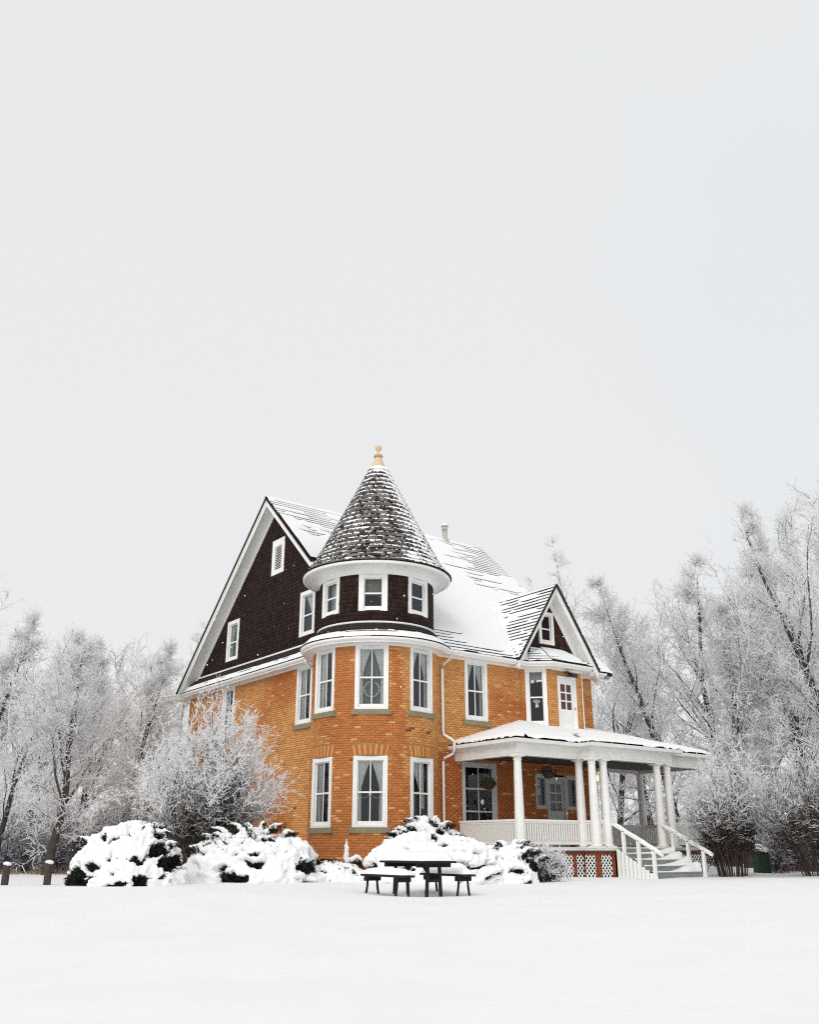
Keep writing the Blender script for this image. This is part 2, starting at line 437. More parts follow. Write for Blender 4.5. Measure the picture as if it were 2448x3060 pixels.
def brick_list(u0, u1, z0, z1, holes, rng, keep=None):
    L, H, J = 0.215, 0.067, 0.009
    out = []
    nz = int((z1 - z0) / (H + J))
    for k in range(nz):
        za = z0 + k * (H + J); zb = za + H
        cuts = sorted([(a, b) for (a, b, c, d) in holes if c < zb and d > za])
        spans = []; s = u0
        for a, b in cuts:
            if a > s: spans.append((s, a))
            s = max(s, b)
        if s < u1: spans.append((s, u1))
        off = (0.5 if k % 2 else 0.0) * (L + J) + rng.random() * 0.03
        for (a, b) in spans:
            g = math.floor((a - u0 - off) / (L + J)) * (L + J) + u0 + off
            while g < b:
                x0 = max(g, a + J / 2); x1 = min(g + L, b - J / 2)
                if x1 - x0 > 0.03 and (keep is None or keep((x0 + x1) / 2, (za + zb) / 2)): out.append((x0, x1, za, zb, x1 - x0 > L - 0.002))
                g += L + J
    return out


def bricks_mesh(name, mapf, bl, rng, seed, parent, kind='stuff'):
    a = np.array([q[:4] for q in bl]); n = len(a)
    jit = (rng.random((n, 4)) - 0.5) * 0.005
    u0, u1, z0, z1 = a[:, 0] + jit[:, 0], a[:, 1] + jit[:, 1], a[:, 2] + jit[:, 2], a[:, 3] + jit[:, 3]
    h = 0.009 + rng.random(n) * 0.006; e = 0.004
    P = [mapf(u0, z0, 0 * h), mapf(u1, z0, 0 * h), mapf(u1, z1, 0 * h), mapf(u0, z1, 0 * h),
         mapf(u0 + e, z0 + e, h), mapf(u1 - e, z0 + e, h), mapf(u1 - e, z1 - e, h), mapf(u0 + e, z1 - e, h)]
    V = np.stack(P, 1).reshape(-1, 3)
    q = np.array([(4, 5, 6, 7), (0, 1, 5, 4), (1, 2, 6, 5), (2, 3, 7, 6), (3, 0, 4, 7)])
    F = (np.arange(n)[:, None, None] * 8 + q[None]).reshape(-1, 4)
    col = brick_colour((u0 + u1) / 2, (z0 + z1) / 2, rng, seed)
    me = np_mesh(name, V, F, 4, face_col=np.repeat(col, 5, 0))
    o = link(name, me, M['brick'], parent)
    if kind: o['kind'] = kind
    return o


# --- openings (u0,u1,z0,z1) per wall
AZ_C, AZ_R, AZ_L = math.radians(-128.3), math.radians(-78.8), math.radians(-177.5)
hw = 0.54
def th(az, R, z0, z1, w=hw): return (az * R - w, az * R + w, z0, z1)
H_GABLE = [(-4.88, -3.80, 5.01, ZF + .1), (-10.92, -9.86, 5.01, ZF + .1)]
H_TOWER = [th(a, TR, 5.01, ZF + .1) for a in (AZ_L, AZ_C, AZ_R)] + [th(a, TR, 1.47, 3.585) for a in (AZ_L, AZ_C, AZ_R)]
H_FRONT = [(3.84, 4.87, 5.01, ZF + .1), (3.64, 5.18, 1.50, 3.61), (7.03, 9.13, 2.18, 3.37), (7.58, 8.58, 0.88, 2.20), (6.80, 9.58, 4.6, 7.15)]
H_A = [(0.02, 0.80, 5.01, ZF + .1)]
H_B = [(7.79, 8.76, 4.72, 6.86)]
wr = np.random.default_rng(3)
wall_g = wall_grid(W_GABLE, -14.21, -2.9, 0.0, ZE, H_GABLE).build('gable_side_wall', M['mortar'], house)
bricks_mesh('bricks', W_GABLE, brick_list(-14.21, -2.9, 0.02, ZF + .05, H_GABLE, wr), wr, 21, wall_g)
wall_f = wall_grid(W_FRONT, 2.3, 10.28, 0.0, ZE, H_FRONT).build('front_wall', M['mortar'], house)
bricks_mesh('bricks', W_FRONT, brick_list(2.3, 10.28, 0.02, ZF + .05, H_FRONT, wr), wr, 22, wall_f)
mbw = wall_grid(W_A, 0, 0.8485, 4.4, ZE, H_A); wall_a = mbw.build('bay_side_wall', M['mortar'], house)
bricks_mesh('bricks', W_A, brick_list(0.0, 0.8485, 4.42, ZF + .05, H_A, wr), wr, 23, wall_a)
wall_b = wall_grid(W_B, 7.32, 9.06, 4.4, ZE, H_B).build('bay_front_wall', M['mortar'], house)
bricks_mesh('bricks', W_B, brick_list(7.32, 9.06, 4.42, ZF + .05, H_B, wr), wr, 24, wall_b)
wall_c = wall_grid(W_C, 0, 0.8485, 4.4, ZE, []).build('bay_side_wall', M['mortar'], house)
bricks_mesh('bricks', W_C, brick_list(0, 0.8485, 4.42, ZF + .05, [], wr), wr, 25, wall_c)
AZ0, AZ1 = math.radians(-245), math.radians(-25)
wall_t = wall_grid(W_T, AZ0 * TR, AZ1 * TR, 0.0, ZE, H_TOWER, 0.12).build('tower_wall', M['mortar'], house, True)
# arches take their own bricks
def in_arch(u, z):
    for a in (AZ_L, AZ_C, AZ_R):
        if abs(u - a * TR) < 0.60 + (z - 3.585) * 0.25 and 3.585 < z < 3.93: return True
    return False
tb = brick_list(AZ0 * TR, AZ1 * TR, 0.02, ZF + .05, H_TOWER, wr, lambda u, z: not in_arch(u, z))
# the 300 full bricks that face the camera most squarely are single pieces
ucam = math.atan2(CAM[1] - TC[1], CAM[0] - TC[0]) * TR
full = [i for i, q in enumerate(tb) if q[4] and 0.8 < q[2]]
full.sort(key=lambda i: abs((tb[i][0] + tb[i][1]) / 2 - ucam) + 0.12 * abs(tb[i][2] - 4.3))
single = set(full[:300])
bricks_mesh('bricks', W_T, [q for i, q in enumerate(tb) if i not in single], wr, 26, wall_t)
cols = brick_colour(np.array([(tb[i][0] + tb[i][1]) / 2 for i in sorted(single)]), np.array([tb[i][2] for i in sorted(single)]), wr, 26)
protos = {}
for j, i in enumerate(sorted(single)):
    key = j % 24
    if key not in protos:
        l, h, d, e = 0.1075, 0.0335, 0.009 + wr.random() * 0.006, 0.004
        b = MB()
        b.add([(-l, 0, -h), (l, 0, -h), (l, 0, h), (-l, 0, h), (-l + e, -d, -h + e), (l - e, -d, -h + e), (l - e, -d, h - e), (-l + e, -d, h - e)],
              [(4, 5, 6, 7), (0, 1, 5, 4), (1, 2, 6, 5), (2, 3, 7, 6), (3, 0, 4, 7)], tuple(cols[j]))
        protos[key] = b.build('brick', M['brick'], wall_t); o = protos[key]
    else:
        o = protos[key].copy(); COL.objects.link(o)
    u = (tb[i][0] + tb[i][1]) / 2; a = u / TR
    o.location = (TC[0] + TR * math.cos(a), TC[1] + TR * math.sin(a), (tb[i][2] + tb[i][3]) / 2)
    o.rotation_euler = (0, 0, a + math.pi / 2)
# soldier arches over the lower tower windows
for a in (AZ_L, AZ_C, AZ_R):
    arch = MB()
    arch.lathe(TC, [(TR + 0.001, 3.59), (TR + 0.004, 3.59), (TR + 0.004, 3.92), (TR + 0.001, 3.92)], a - 0.62 / TR, a + 0.62 / TR, 14)
    ar = arch.build('brick_arch', M['mortar'], house)
    n = 15
    for k in range(n):
        f = (k + 0.5) / n * 2 - 1
        uc = a * TR + f * 0.60; lean = f * 0.085
        b = MB(); c = (0.66, 0.35, 0.125, 1) if k % 2 else (0.50, 0.155, 0.04, 1)
        if wr.random() < 0.15: c = (0.62, 0.30, 0.09, 1)
        w2 = 0.030; h0, h1 = 3.592 + 0.02 * (1 - f * f), 3.90 + 0.02 * (1 - f * f)
        hh = 0.016
        pts = [W_T(uc - w2, h0, 0.0), W_T(uc + w2, h0, 0.0), W_T(uc + w2 + lean + 0.006, h1, 0.0), W_T(uc - w2 + lean - 0.006, h1, 0.0),
               W_T(uc - w2, h0, hh), W_T(uc + w2, h0, hh), W_T(uc + w2 + lean + 0.006, h1, hh), W_T(uc - w2 + lean - 0.006, h1, hh)]
        b.add(pts, [(4, 5, 6, 7), (0, 1, 5, 4), (1, 2, 6, 5), (2, 3, 7, 6), (3, 0, 4, 7)], c)
        b.build('brick', M['brick'], ar)

# plain far walls and inner dark rooms
mb = MB(); mb.box(10.10, 10.279, 0.01, 14.2, 0, 7.3); mb.box(0.01, 10.27, 14.05, 14.21, 0, ZE); mb.build('rear_wall', M['red_wood'], house)
mb = MB(); mb.box(2.6, 9.6, 2.6, 13.4, 0.1, 7.4); mb.box(1.6, 9.6, 5.6, 8.6, 7.5, 12.0); mb.box(1.6, 2.0, 3.2, 11.0, 7.5, 9.8); mb.lathe(TC, [(0.9, 0.1), (0.9, 9.9)], n=20); mb.box(6.5, 9.6, 2.2, 2.4, 7.5, 9.0)
for z in (0.3, 4.0, 7.4): mb.box(0.15, 10.0, 0.15, 13.9, z, z + 0.1)
mb.build('inner_wall', M['interior'], house)

# --- windows
def local(origin, right, normal):
    r = Vector(right).normalized(); n = Vector(normal).normalized()
    return Matrix(((r.x, n.x, 0, origin[0]), (r.y, n.y, 0, origin[1]), (0, 0, 1, 0), (0, 0, 0, 1)))


def curtain_mesh(Mx, x0, x1, z0, z1, side, gather=0.3, tie=0.45):
    """one half of a tied-back curtain; side -1 hangs from the left edge, +1 from the right"""
    mb = MB(); nu, nz = 18, 12; vv = []
    for j in range(nz + 1):
        t = j / nz; z = z1 + (z0 - z1) * t
        wd = (x1 - x0) * (1 - (1 - gather) * min(1, t / tie) ** 0.8) if t < tie else (x1 - x0) * (gather + 0.08 * (t - tie))
        for i in range(nu + 1):
            s = i / nu; x = x0 + s * wd if side < 0 else x1 - s * wd
            vv.append(Mx @ Vector((x, -0.135 + 0.022 * math.sin(s * 24 + side) * (0.5 + 0.5 * t), z)))
    ff = [(j * (nu + 1) + i, j * (nu + 1) + i + 1, (j + 1) * (nu + 1) + i + 1, (j + 1) * (nu + 1) + i) for j in range(nz) for i in range(nu)]
    mb.add(vv, ff); return mb


def window(Mx, w, z0, z1, sill=True, cas=0.13, cols=2, rows=(0.5,), cut=None, curtains='tied', blind=None, mat_frame='white', head=None, foot=0.0):
    """casing mesh with sash, panes, sill and curtain below it. x from -w/2..w/2. rows: fractions where the rails stand."""
    mf = M[mat_frame]; h = head if head is not None else cas
    c = MB(); a = w / 2
    c.box(-a, -a + cas, -0.14, 0.03, z0, z1, Mx); c.box(a - cas, a, -0.14, 0.03, z0, z1, Mx)
    c.box(-a + cas, a - cas, -0.14, 0.027, z1 - h, z1, Mx); c.box(-a + cas, a - cas, -0.14, 0.04, z0, z0 + 0.07, Mx)
    wo = c.build('window', mf, house)
    s = MB(); i0, i1 = -a + cas, a - cas; b0, b1 = z0 + 0.07, z1 - h
    st = 0.035
    s.box(i0, i0 + st, -0.09, -0.045, b0, b1, Mx); s.box(i1 - st, i1, -0.09, -0.045, b0, b1, Mx)
    s.box(i0 + st, i1 - st, -0.088, -0.047, b1 - st, b1, Mx); s.box(i0 + st, i1 - st, -0.088, -0.04, b0, b0 + 0.11, Mx)
    zs = [b0 + 0.10] + [b0 + (b1 - b0) * r for r in rows] + [b1 - st]
    for r in rows:
        zz = b0 + (b1 - b0) * r
        s.box(i0 + st, i1 - st, -0.086, -0.038, zz - 0.025, zz + 0.025, Mx)
    xs = [i0 + st + (i1 - i0 - 2 * st) * k / cols for k in range(cols + 1)]
    for k in range(1, cols): s.box(xs[k] - 0.016, xs[k] + 0.016, -0.084, -0.05, b0 + 0.09, b1 - st + 0.01, Mx)
    s.build('sash', mf, wo)
    for k in range(cols):
        for j in range(len(zs) - 1):
            p = MB(); tl = (random.random() - 0.5) * 0.006; t2 = (random.random() - 0.5) * 0.006
            p.add([Mx @ Vector(q) for q in ((xs[k] - .005, -0.068 + tl, zs[j] - .02), (xs[k + 1] + .005, -0.068 + t2, zs[j] - .02), (xs[k + 1] + .005, -0.068 - tl, zs[j + 1] + .02), (xs[k] - .005, -0.068 - t2, zs[j + 1] + .02))], [(0, 1, 2, 3)])
            p.build('pane', M['glass'], wo)
    if sill:
        q = MB(); q.box(-a - 0.10, a + 0.10, -0.05, 0.09, z0 - 0.165, z0 - 0.004, Mx); q.build('sill', M['stone'], wo)
    if curtains == 'tied':
        for sd_ in (-1, 1):
            x0, x1 = (i0, 0.0) if sd_ < 0 else (0.0, i1)
            curtain_mesh(Mx, x0, x1, b0 + 0.05, b1, sd_).build('curtain', M['curtain'], wo, True)
    elif curtains == 'sides':
        for sd_ in (-1, 1):
            x0, x1 = (i0, i0 + (i1 - i0) * .34) if sd_ < 0 else (i1 - (i1 - i0) * .34, i1)
            curtain_mesh(Mx, x0, x1, b0 + 0.02, b1, sd_, 0.75, 0.9).build('curtain', M['curtain'], wo, True)
    elif curtains == 'left':
        curtain_mesh(Mx, i0, i0 + (i1 - i0) * .8, b0 + 0.5, b1, 1, 0.2, 0.8).build('curtain', M['curtain'], wo, True)
    if blind:
        zb0, zb1, bm = blind
        q = MB(); q.box(i0, i1, -0.27, -0.26, b0 + (b1 - b0) * zb0, b0 + (b1 - b0) * zb1, Mx); q.build('roller_blind', M[bm], wo)
    return wo


def tower_m(az, R, w=hw):
    d = R * math.cos(w / R) + 0.005
    return local((TC[0] + d * math.cos(az), TC[1] + d * math.sin(az)), (-math.sin(az), math.cos(az), 0), (math.cos(az), math.sin(az), 0))


def gable_m(y): return local((0, y), (0, -1, 0), (-1, 0, 0))
def front_m(x, y=0.0): return local((x, y), (1, 0, 0), (0, -1, 0))

window(tower_m(AZ_C, TR), 1.08, 5.01, ZF + .06, curtains='tied', blind=(0, .98, 'grey_blind'))
window(tower_m(AZ_L, TR), 1.08, 5.01, ZF + .06, curtains='sides')
window(tower_m(AZ_R, TR), 1.08, 5.01, ZF + .06, curtains='tied')
for a in (AZ_C, AZ_L, AZ_R):
    window(tower_m(a, TR), 1.08, 1.47, 3.583, curtains={AZ_L: 'sides', AZ_C: 'tied', AZ_R: 'left'}[a], head=0.13)
window(tower_m(AZ_C, TRA, .49), 0.97, 8.24, 9.58, sill=False, cols=1, rows=(0.51,), curtains=None, blind=(0.5, 1, 'blind'), cas=0.17, head=0.20)
window(tower_m(AZ_L, TRA, .49), 0.97, 8.24, 9.58, sill=False, cols=1, rows=(0.51,), curtains=None, blind=(0, 1, 'pale_blind'), cas=0.15, head=0.20)
window(tower_m(AZ_R, TRA, .49), 0.97, 8.24, 9.58, sill=False, cols=1, rows=(0.51,), curtains=None, cas=0.15, head=0.20)
window(gable_m(4.34), 1.08, 5.01, ZF + .06, curtains='sides')
window(gable_m(10.39), 1.06, 5.01, ZF + .06, curtains='sides')
window(gable_m(4.34), 1.06, 8.20, 9.90, sill=False, cols=1, rows=(0.48,), curtains='left', cas=0.15)
window(gable_m(10.36), 1.06, 8.19, 9.89, sill=False, cols=1, rows=(0.48,), curtains='tied', cas=0.15)
window(front_m(4.355), 1.03, 5.01, ZF + .06, curtains='tied')
wlow = window(front_m(4.41), 1.54, 1.50, 3.61, cols=2, rows=(0.24, 0.62), curtains=None, mat_frame='grey_door')
wa = window(local((6.72 + 0.41 * S2, -0.41 * S2), (S2, -S2, 0), (-S2, -S2, 0)), 0.78, 5.01, ZF + .06, cols=1, rows=(0.5,), curtains=None, blind=(0.85, 1, 'pale_blind'))
window(front_m(7.98), 0.78, 8.14, 9.40, sill=False, cols=1, rows=(0.5,), curtains=None, cas=0.13)
# louvred vent in the gable
Mv = gable_m(6.78)
c = MB(); c.box(-.49, -.28, -.05, .03, 11.10, 12.56, Mv); c.box(.28, .49, -.05, .03, 11.10, 12.56, Mv); c.box(-.28, .28, -.05, .028, 12.28, 12.56, Mv); c.box(-.28, .28, -.05, .032, 11.10, 11.28, Mv)
vent = c.build('gable_vent', M['white'], house)
for k in range(14):
    z = 11.30 + k * 0.07
    s = MB(); s.hexa([Mv @ Vector(q) for q in ((-.28, .0, z), (.28, .0, z), (.28, -.05, z + .045), (-.28, -.05, z + .045), (-.28, .012, z + .008), (.28, .012, z + .008), (.28, -.04, z + .055), (-.28, -.04, z + .055))])
    s.build('slat', M['white'], vent)
b = MB(); b.box(-.28, .28, -.075, -.07, 11.2, 12.3, Mv); b.build('backing', M['interior'], vent)


# --- doors
def glazed_door(Mx, w, z0, z1, parent_mat, pane_mat, pz0, pz1, name='door', cas=0.1, gl=(-.28, .28)):
    a = w / 2; c = MB()
    c.box(-a, -a + cas, -.12, .03, z0, z1, Mx); c.box(a - cas, a, -.12, .03, z0, z1, Mx); c.box(-a + cas, a - cas, -.12, .028, z1 - cas, z1, Mx)
    d = c.build(name, parent_mat, house)
    s = MB(); x0, x1 = -a + cas, a - cas
    g0, g1 = gl
    s.box(x0, g0, -.09, -.045, z0, z1 - cas, Mx); s.box(g1, x1, -.09, -.045, z0, z1 - cas, Mx)
    s.box(g0, g1, -.089, -.046, z0, pz0, Mx); s.box(g0, g1, -.089, -.046, pz1, z1 - cas, Mx)
    s.box(-.025, .025, -.088, -.044, pz0, pz1, Mx)
    for k in (1, 2):
        z = pz0 + (pz1 - pz0) * k / 3; s.box(g0, g1, -.087, -.043, z - .025, z + .025, Mx)
    for zz in ((z0 + 0.15, (z0 + pz0) / 2 - 0.03), ((z0 + pz0) / 2 + 0.03, pz0 - 0.12)):
        if zz[1] - zz[0] > 0.15:
            s.box(g0, -.03, -.047, -.036, zz[0], zz[1], Mx); s.box(.03, g1, -.047, -.036, zz[0], zz[1], Mx)
    s.build('leaf', parent_mat, d)
    for k in range(2):
        for j in range(3):
            p = MB(); xa, xb = (g0, -.02) if k == 0 else (.02, g1); za, zb = pz0 + (pz1 - pz0) * j / 3, pz0 + (pz1 - pz0) * (j + 1) / 3
            p.add([Mx @ Vector(q) for q in ((xa, -.068, za), (xb, -.068, za), (xb, -.068, zb), (xa, -.068, zb))], [(0, 1, 2, 3)]); p.build('pane', pane_mat, d)
    k = MB(); k.lathe((0, 0), [(0, 0.06), (.025, .055), (.03, .03), (.015, .02), (.015, -.05)], n=10)
    k.v = [Mx @ (Vector((g1 + .10, 0, z0 + 1.0)) + Vector((q[0], q[2] - .02, q[1]))) for q in k.v]; k.v = [tuple(q) for q in k.v]
    k.build('door_knob', M['finial2'], d)
    return d


glazed_door(front_m(8.275, -0.6), 0.97, 4.72, 6.86, M['white'], M['rug'], 5.66, 6.58, cas=0.07)
entry = glazed_door(front_m(8.08), 1.0, 0.88, 3.30, M['grey_door'], M['glass'], 2.12, 3.05)
for xc, side in ((7.30, -1), (8.86, 1)):
    c = MB(); Mx = front_m(xc); a = .27
    c.box(-a, -a + .06, -.12, .03, 2.18, 3.37, Mx); c.box(a - .06, a, -.12, .03, 2.18, 3.37, Mx); c.box(-a + .06, a - .06, -.12, .028, 3.22, 3.37, Mx); c.box(-a + .06, a - .06, -.12, .028, 2.18, 2.30, Mx)
    sl = c.build('sidelight', M['grey_door'], house)
    p = MB(); p.add([Mx @ Vector(q) for q in ((-a, -.06, 2.2), (a, -.06, 2.2), (a, -.06, 3.3), (-a, -.06, 3.3))], [(0, 1, 2, 3)]); p.build('pane', M['glass'], sl)
    if side < 0:
        for (x0, x1, z0, z1) in ((-.2, .02, 2.95, 3.2), (-.19, .04, 2.65, 2.9), (-.2, -.06, 2.32, 2.62)):
            q = MB(); q.box(x0, x1, -.085, -.08, z0, z1, Mx); q.build('notice', M['paper'], sl)

# --- wall shingles (attic): rows of small wooden shingles
def shingle_wall(mapf, u0, u1, z0, z1, inside, rng, name):
    rows = int((z1 - z0) / 0.145); A = []
    for r in range(rows + 1):
        z = z0 + r * 0.145; u = u0 - rng.random() * 0.1
        while u < u1:
            w = 0.09 + rng.random() * 0.09
            if inside(u + w / 2, z + 0.07): A.append((u, u + w - 0.006, z + (rng.random() - .5) * 0.008, z + 0.17))
            u += w
    a = np.array(A); n = len(a); h = 0.016 + rng.random(n) * 0.01
    z = np.zeros(n)
    P = [mapf(a[:, 0], a[:, 2], z + .001), mapf(a[:, 1], a[:, 2], z + .001), mapf(a[:, 1], a[:, 3], z + .001), mapf(a[:, 0], a[:, 3], z + .001),
         mapf(a[:, 0], a[:, 2], h), mapf(a[:, 1], a[:, 2], h), mapf(a[:, 1], a[:, 3], z + .003), mapf(a[:, 0], a[:, 3], z + .003)]
    V = np.stack(P, 1).reshape(-1, 3)
    q = np.array([(4, 5, 6, 7), (0, 1, 5, 4), (1, 2, 6, 5), (3, 0, 4, 7)])
    F = (np.arange(n)[:, None, None] * 8 + q[None]).reshape(-1, 4)
    t = rng.random(n)[:, None]; nn = fbm(a[:, 0] * .6, a[:, 2] * .6, 31, 2)[:, None]
    col = np.array([0.034, 0.019, 0.015]) * (0.6 + 0.8 * t) + np.array([0.05, 0.014, 0.004]) * np.clip((nn - .5) * 3, 0, 1) * t
    col = np.concatenate([col, np.ones((n, 1))], 1)
    return np_mesh(name, V, F, 4, face_col=np.repeat(col, 4, 0))


SL = (ZRIDGE - ZE) / (YM + 0.365)          # main roof slope
def gable_in(u, z):
    y = -u
    if z > ZRIDGE - 0.35 - abs(y - YM) * SL: return False
    for (yc, w, a, b) in ((4.34, 1.06, 8.20, 9.90), (10.36, 1.06, 8.19, 9.89), (6.78, .98, 11.1, 12.56)):
        if abs(y - yc) < w / 2 and a < z + .03 and z - .03 < b: return False
    return True


tri = MB(); hg = [(-4.87, -3.81, 8.2, 9.9), (-10.89, -9.83, 8.19, 9.89), (-7.27, -6.29, 11.1, 12.56)]
g = wall_grid(W_GABLE, -14.21, 0.0, ZE - .1, 13.9, hg)
g2 = MB()
for fc in g.f:
    pass
# triangular backing cut from vertical strips
ys = sorted({-14.21 + .05 * i for i in range(285)} | {q for h_ in hg for q in (h_[0], h_[1])})
back = MB()
for i in range(len(ys) - 1):
    ua, ub = ys[i], ys[i + 1]
    if ub - ua < 1e-4: continue
    za, zb = ZRIDGE - 0.2 - abs(-ua - YM) * SL, ZRIDGE - 0.2 - abs(-ub - YM) * SL
    lo = ZE - .1; um = (ua + ub) / 2
    if min(za, zb) <= lo: continue
    hh = [h_ for h_ in hg if h_[0] < um < h_[1]]
    if hh:
        back.add([W_GABLE(ua, lo, 0.), W_GABLE(ub, lo, 0.), W_GABLE(ub, hh[0][2], 0.), W_GABLE(ua, hh[0][2], 0.)], [(0, 1, 2, 3)])
        lo = hh[0][3]
        if min(za, zb) <= lo: continue
    back.add([W_GABLE(ua, lo, 0.), W_GABLE(ub, lo, 0.), W_GABLE(ub, zb, 0.), W_GABLE(ua, za, 0.)], [(0, 1, 2, 3)])
M['shingle_back'] = mat('attic_wall_boards', (0.022, 0.014, 0.012), 0.9, 0.1)
attic = back.build('attic_gable_wall', M['shingle_back'], house)
sm = shingle_wall(W_GABLE, -14.0, 0.0, ZG, 14.2, gable_in, wr, 'wall_shingles')
so = link('wall_shingles', sm, M['shingle'], attic); so['kind'] = 'stuff'
HTA = [th(a, TRA, 8.24, 9.58, .485) for a in (AZ_L, AZ_C, AZ_R)]
at_t = wall_grid(W_TA, math.radians(-300) * TRA, math.radians(60) * TRA, 7.0, 9.9, HTA, 0.12).build('tower_attic_wall', M['shingle_back'], house)
sm = shingle_wall(W_TA, math.radians(-262) * TRA, math.radians(0) * TRA, 7.80, 9.72,
                  lambda u, z: not any(a < u + .04 and u - .04 < b and c < z + .05 and z - .05 < d for (a, b, c, d) in HTA), wr, 'wall_shingles')
so = link('wall_shingles', sm, M['shingle'], at_t); so['kind'] = 'stuff'
DX, DHW, DAP, DFT = 8.08, 2.1, 10.40, 7.30      # dormer centre, half width, apex, foot
DS = (DAP - DFT) / DHW
b = MB(); b.add([(DX - 2.0, -.0, DFT), (DX + 2.0, -.0, DFT), (DX, 0, DFT + 2.0 * DS)], [(0, 1, 2)]); dw = b.build('dormer_wall', M['shingle_back'], house)
for v_ in dw.data.vertices: v_.co.y += 0.05
sm = shingle_wall(plane_map((0, .04, 0), (1, 0, 0), (0, -1, 0)), DX - 1.7, DX + 1.7, 7.75, 10.0,
                  lambda u, z: z < DAP - .32 - abs(u - DX) * DS and not (abs(u - 7.98) < .39 and 8.12 < z < 9.4), wr, 'wall_shingles')
so = link('wall_shingles', sm, M['shingle'], dw); so['kind'] = 'stuff'

# --- eaves, friezes, cornices
EAVE = [(0.004, ZF), (0.035, ZF), (0.035, 7.10), (0.34, 7.13), (0.36, 7.10), (0.375, 7.10), (0.375, 7.15), (0.42, 7.16), (0.455, 7.20), (0.46, 7.255), (0.44, 7.26), (0.30, 7.30)]
mb = MB(); mb.sweep([(0, 14.6), (0, 3.2)], EAVE); mb.build('eave', M['white'], house)
mb = MB(); mb.sweep([(2.5, 0), (6.72, 0), (7.32, -.6), (9.06, -.6), (9.66, 0), (10.28, 0), (10.28, 3)], EAVE); mb.build('eave', M['white'], house)
mb = MB(); mb.lathe(TC, [(TR + o, z + .0015) for o, z in EAVE], math.radians(-250), math.radians(-20), 72); mb.build('eave', M['white'], house, False)
mb = MB(); mb.lathe(TC, [(TRA + o, z) for o, z in ((0, 9.50), (.03, 9.50), (.04, 9.58), (.10, 9.66), (.25, 9.715), (.50, 9.725), (.52, 9.70), (.60, 9.71), (.62, 9.74), (.62, 9.82), (.55, 9.84), (.3, 9.9))], n=96)
mb.build('cornice', M['white'], house, False)
mb = MB(); mb.lathe(TC, [(TRA + .01, 7.83), (TRA + .06, 7.83), (TRA + .075, 7.86), (TRA + .06, 7.89), (TRA + .01, 7.895)], math.radians(-262), math.radians(0), 72); mb.build('band_moulding', M['white'], house)
mb = MB(); mb.box(-.055, -.005, 2.9, 14.0, 7.83, 7.89); mb.build('band_moulding', M['white'], house)


# rakes of the main roof (both ends) and of the dormer
def rake(apex, foot, out, depth_out, name_parent, th_=0.10):
    """barge board, soffit and frieze along one slope. apex/foot: points on the wall line at roof top surface; out: unit vector away from the wall"""
    A = Vector(apex); B = Vector(foot); o = Vector(out); dn = Vector((0, 0, -1))
    E_ = o * depth_out
    m = MB()
    def slab(o0, o1, d0, d1):
        m.hexa([A + o * o0 + dn * d1, A + o * o1 + dn * d1, B + o * o1 + dn * d1, B + o * o0 + dn * d1,
                A + o * o0 + dn * d0, A + o * o1 + dn * d0, B + o * o1 + dn * d0, B + o * o0 + dn * d0])
    slab(depth_out - 0.035, depth_out, 0.05, 0.36)
    slab(depth_out, depth_out + 0.03, 0.05, 0.16)
    m.build('barge_board', M['white'], house)
    m = MB(); slab(0.02, depth_out - 0.036, 0.26, 0.28); m.build('soffit', M['white'], house)
    m = MB(); slab(0.012, 0.05, 0.281, 0.52); m.build('rake_frieze', M['white'], house)


for xw, o in ((0.0, (-1, 0, 0)), (10.28, (1, 0, 0))):
    for yf in (14.575, -0.365):
        if xw == 0 and yf < 0: yf = 3.2
        rake((xw, YM, ZRIDGE), (xw, yf, ZRIDGE - abs(yf - YM) * SL), o, 0.5 if xw == 0 else 0.8, house)
for xf in (DX - DHW, DX + DHW): rake((DX, 0.05, DAP), (xf, 0.05, DFT), (0, -1, 0), 0.56, house)


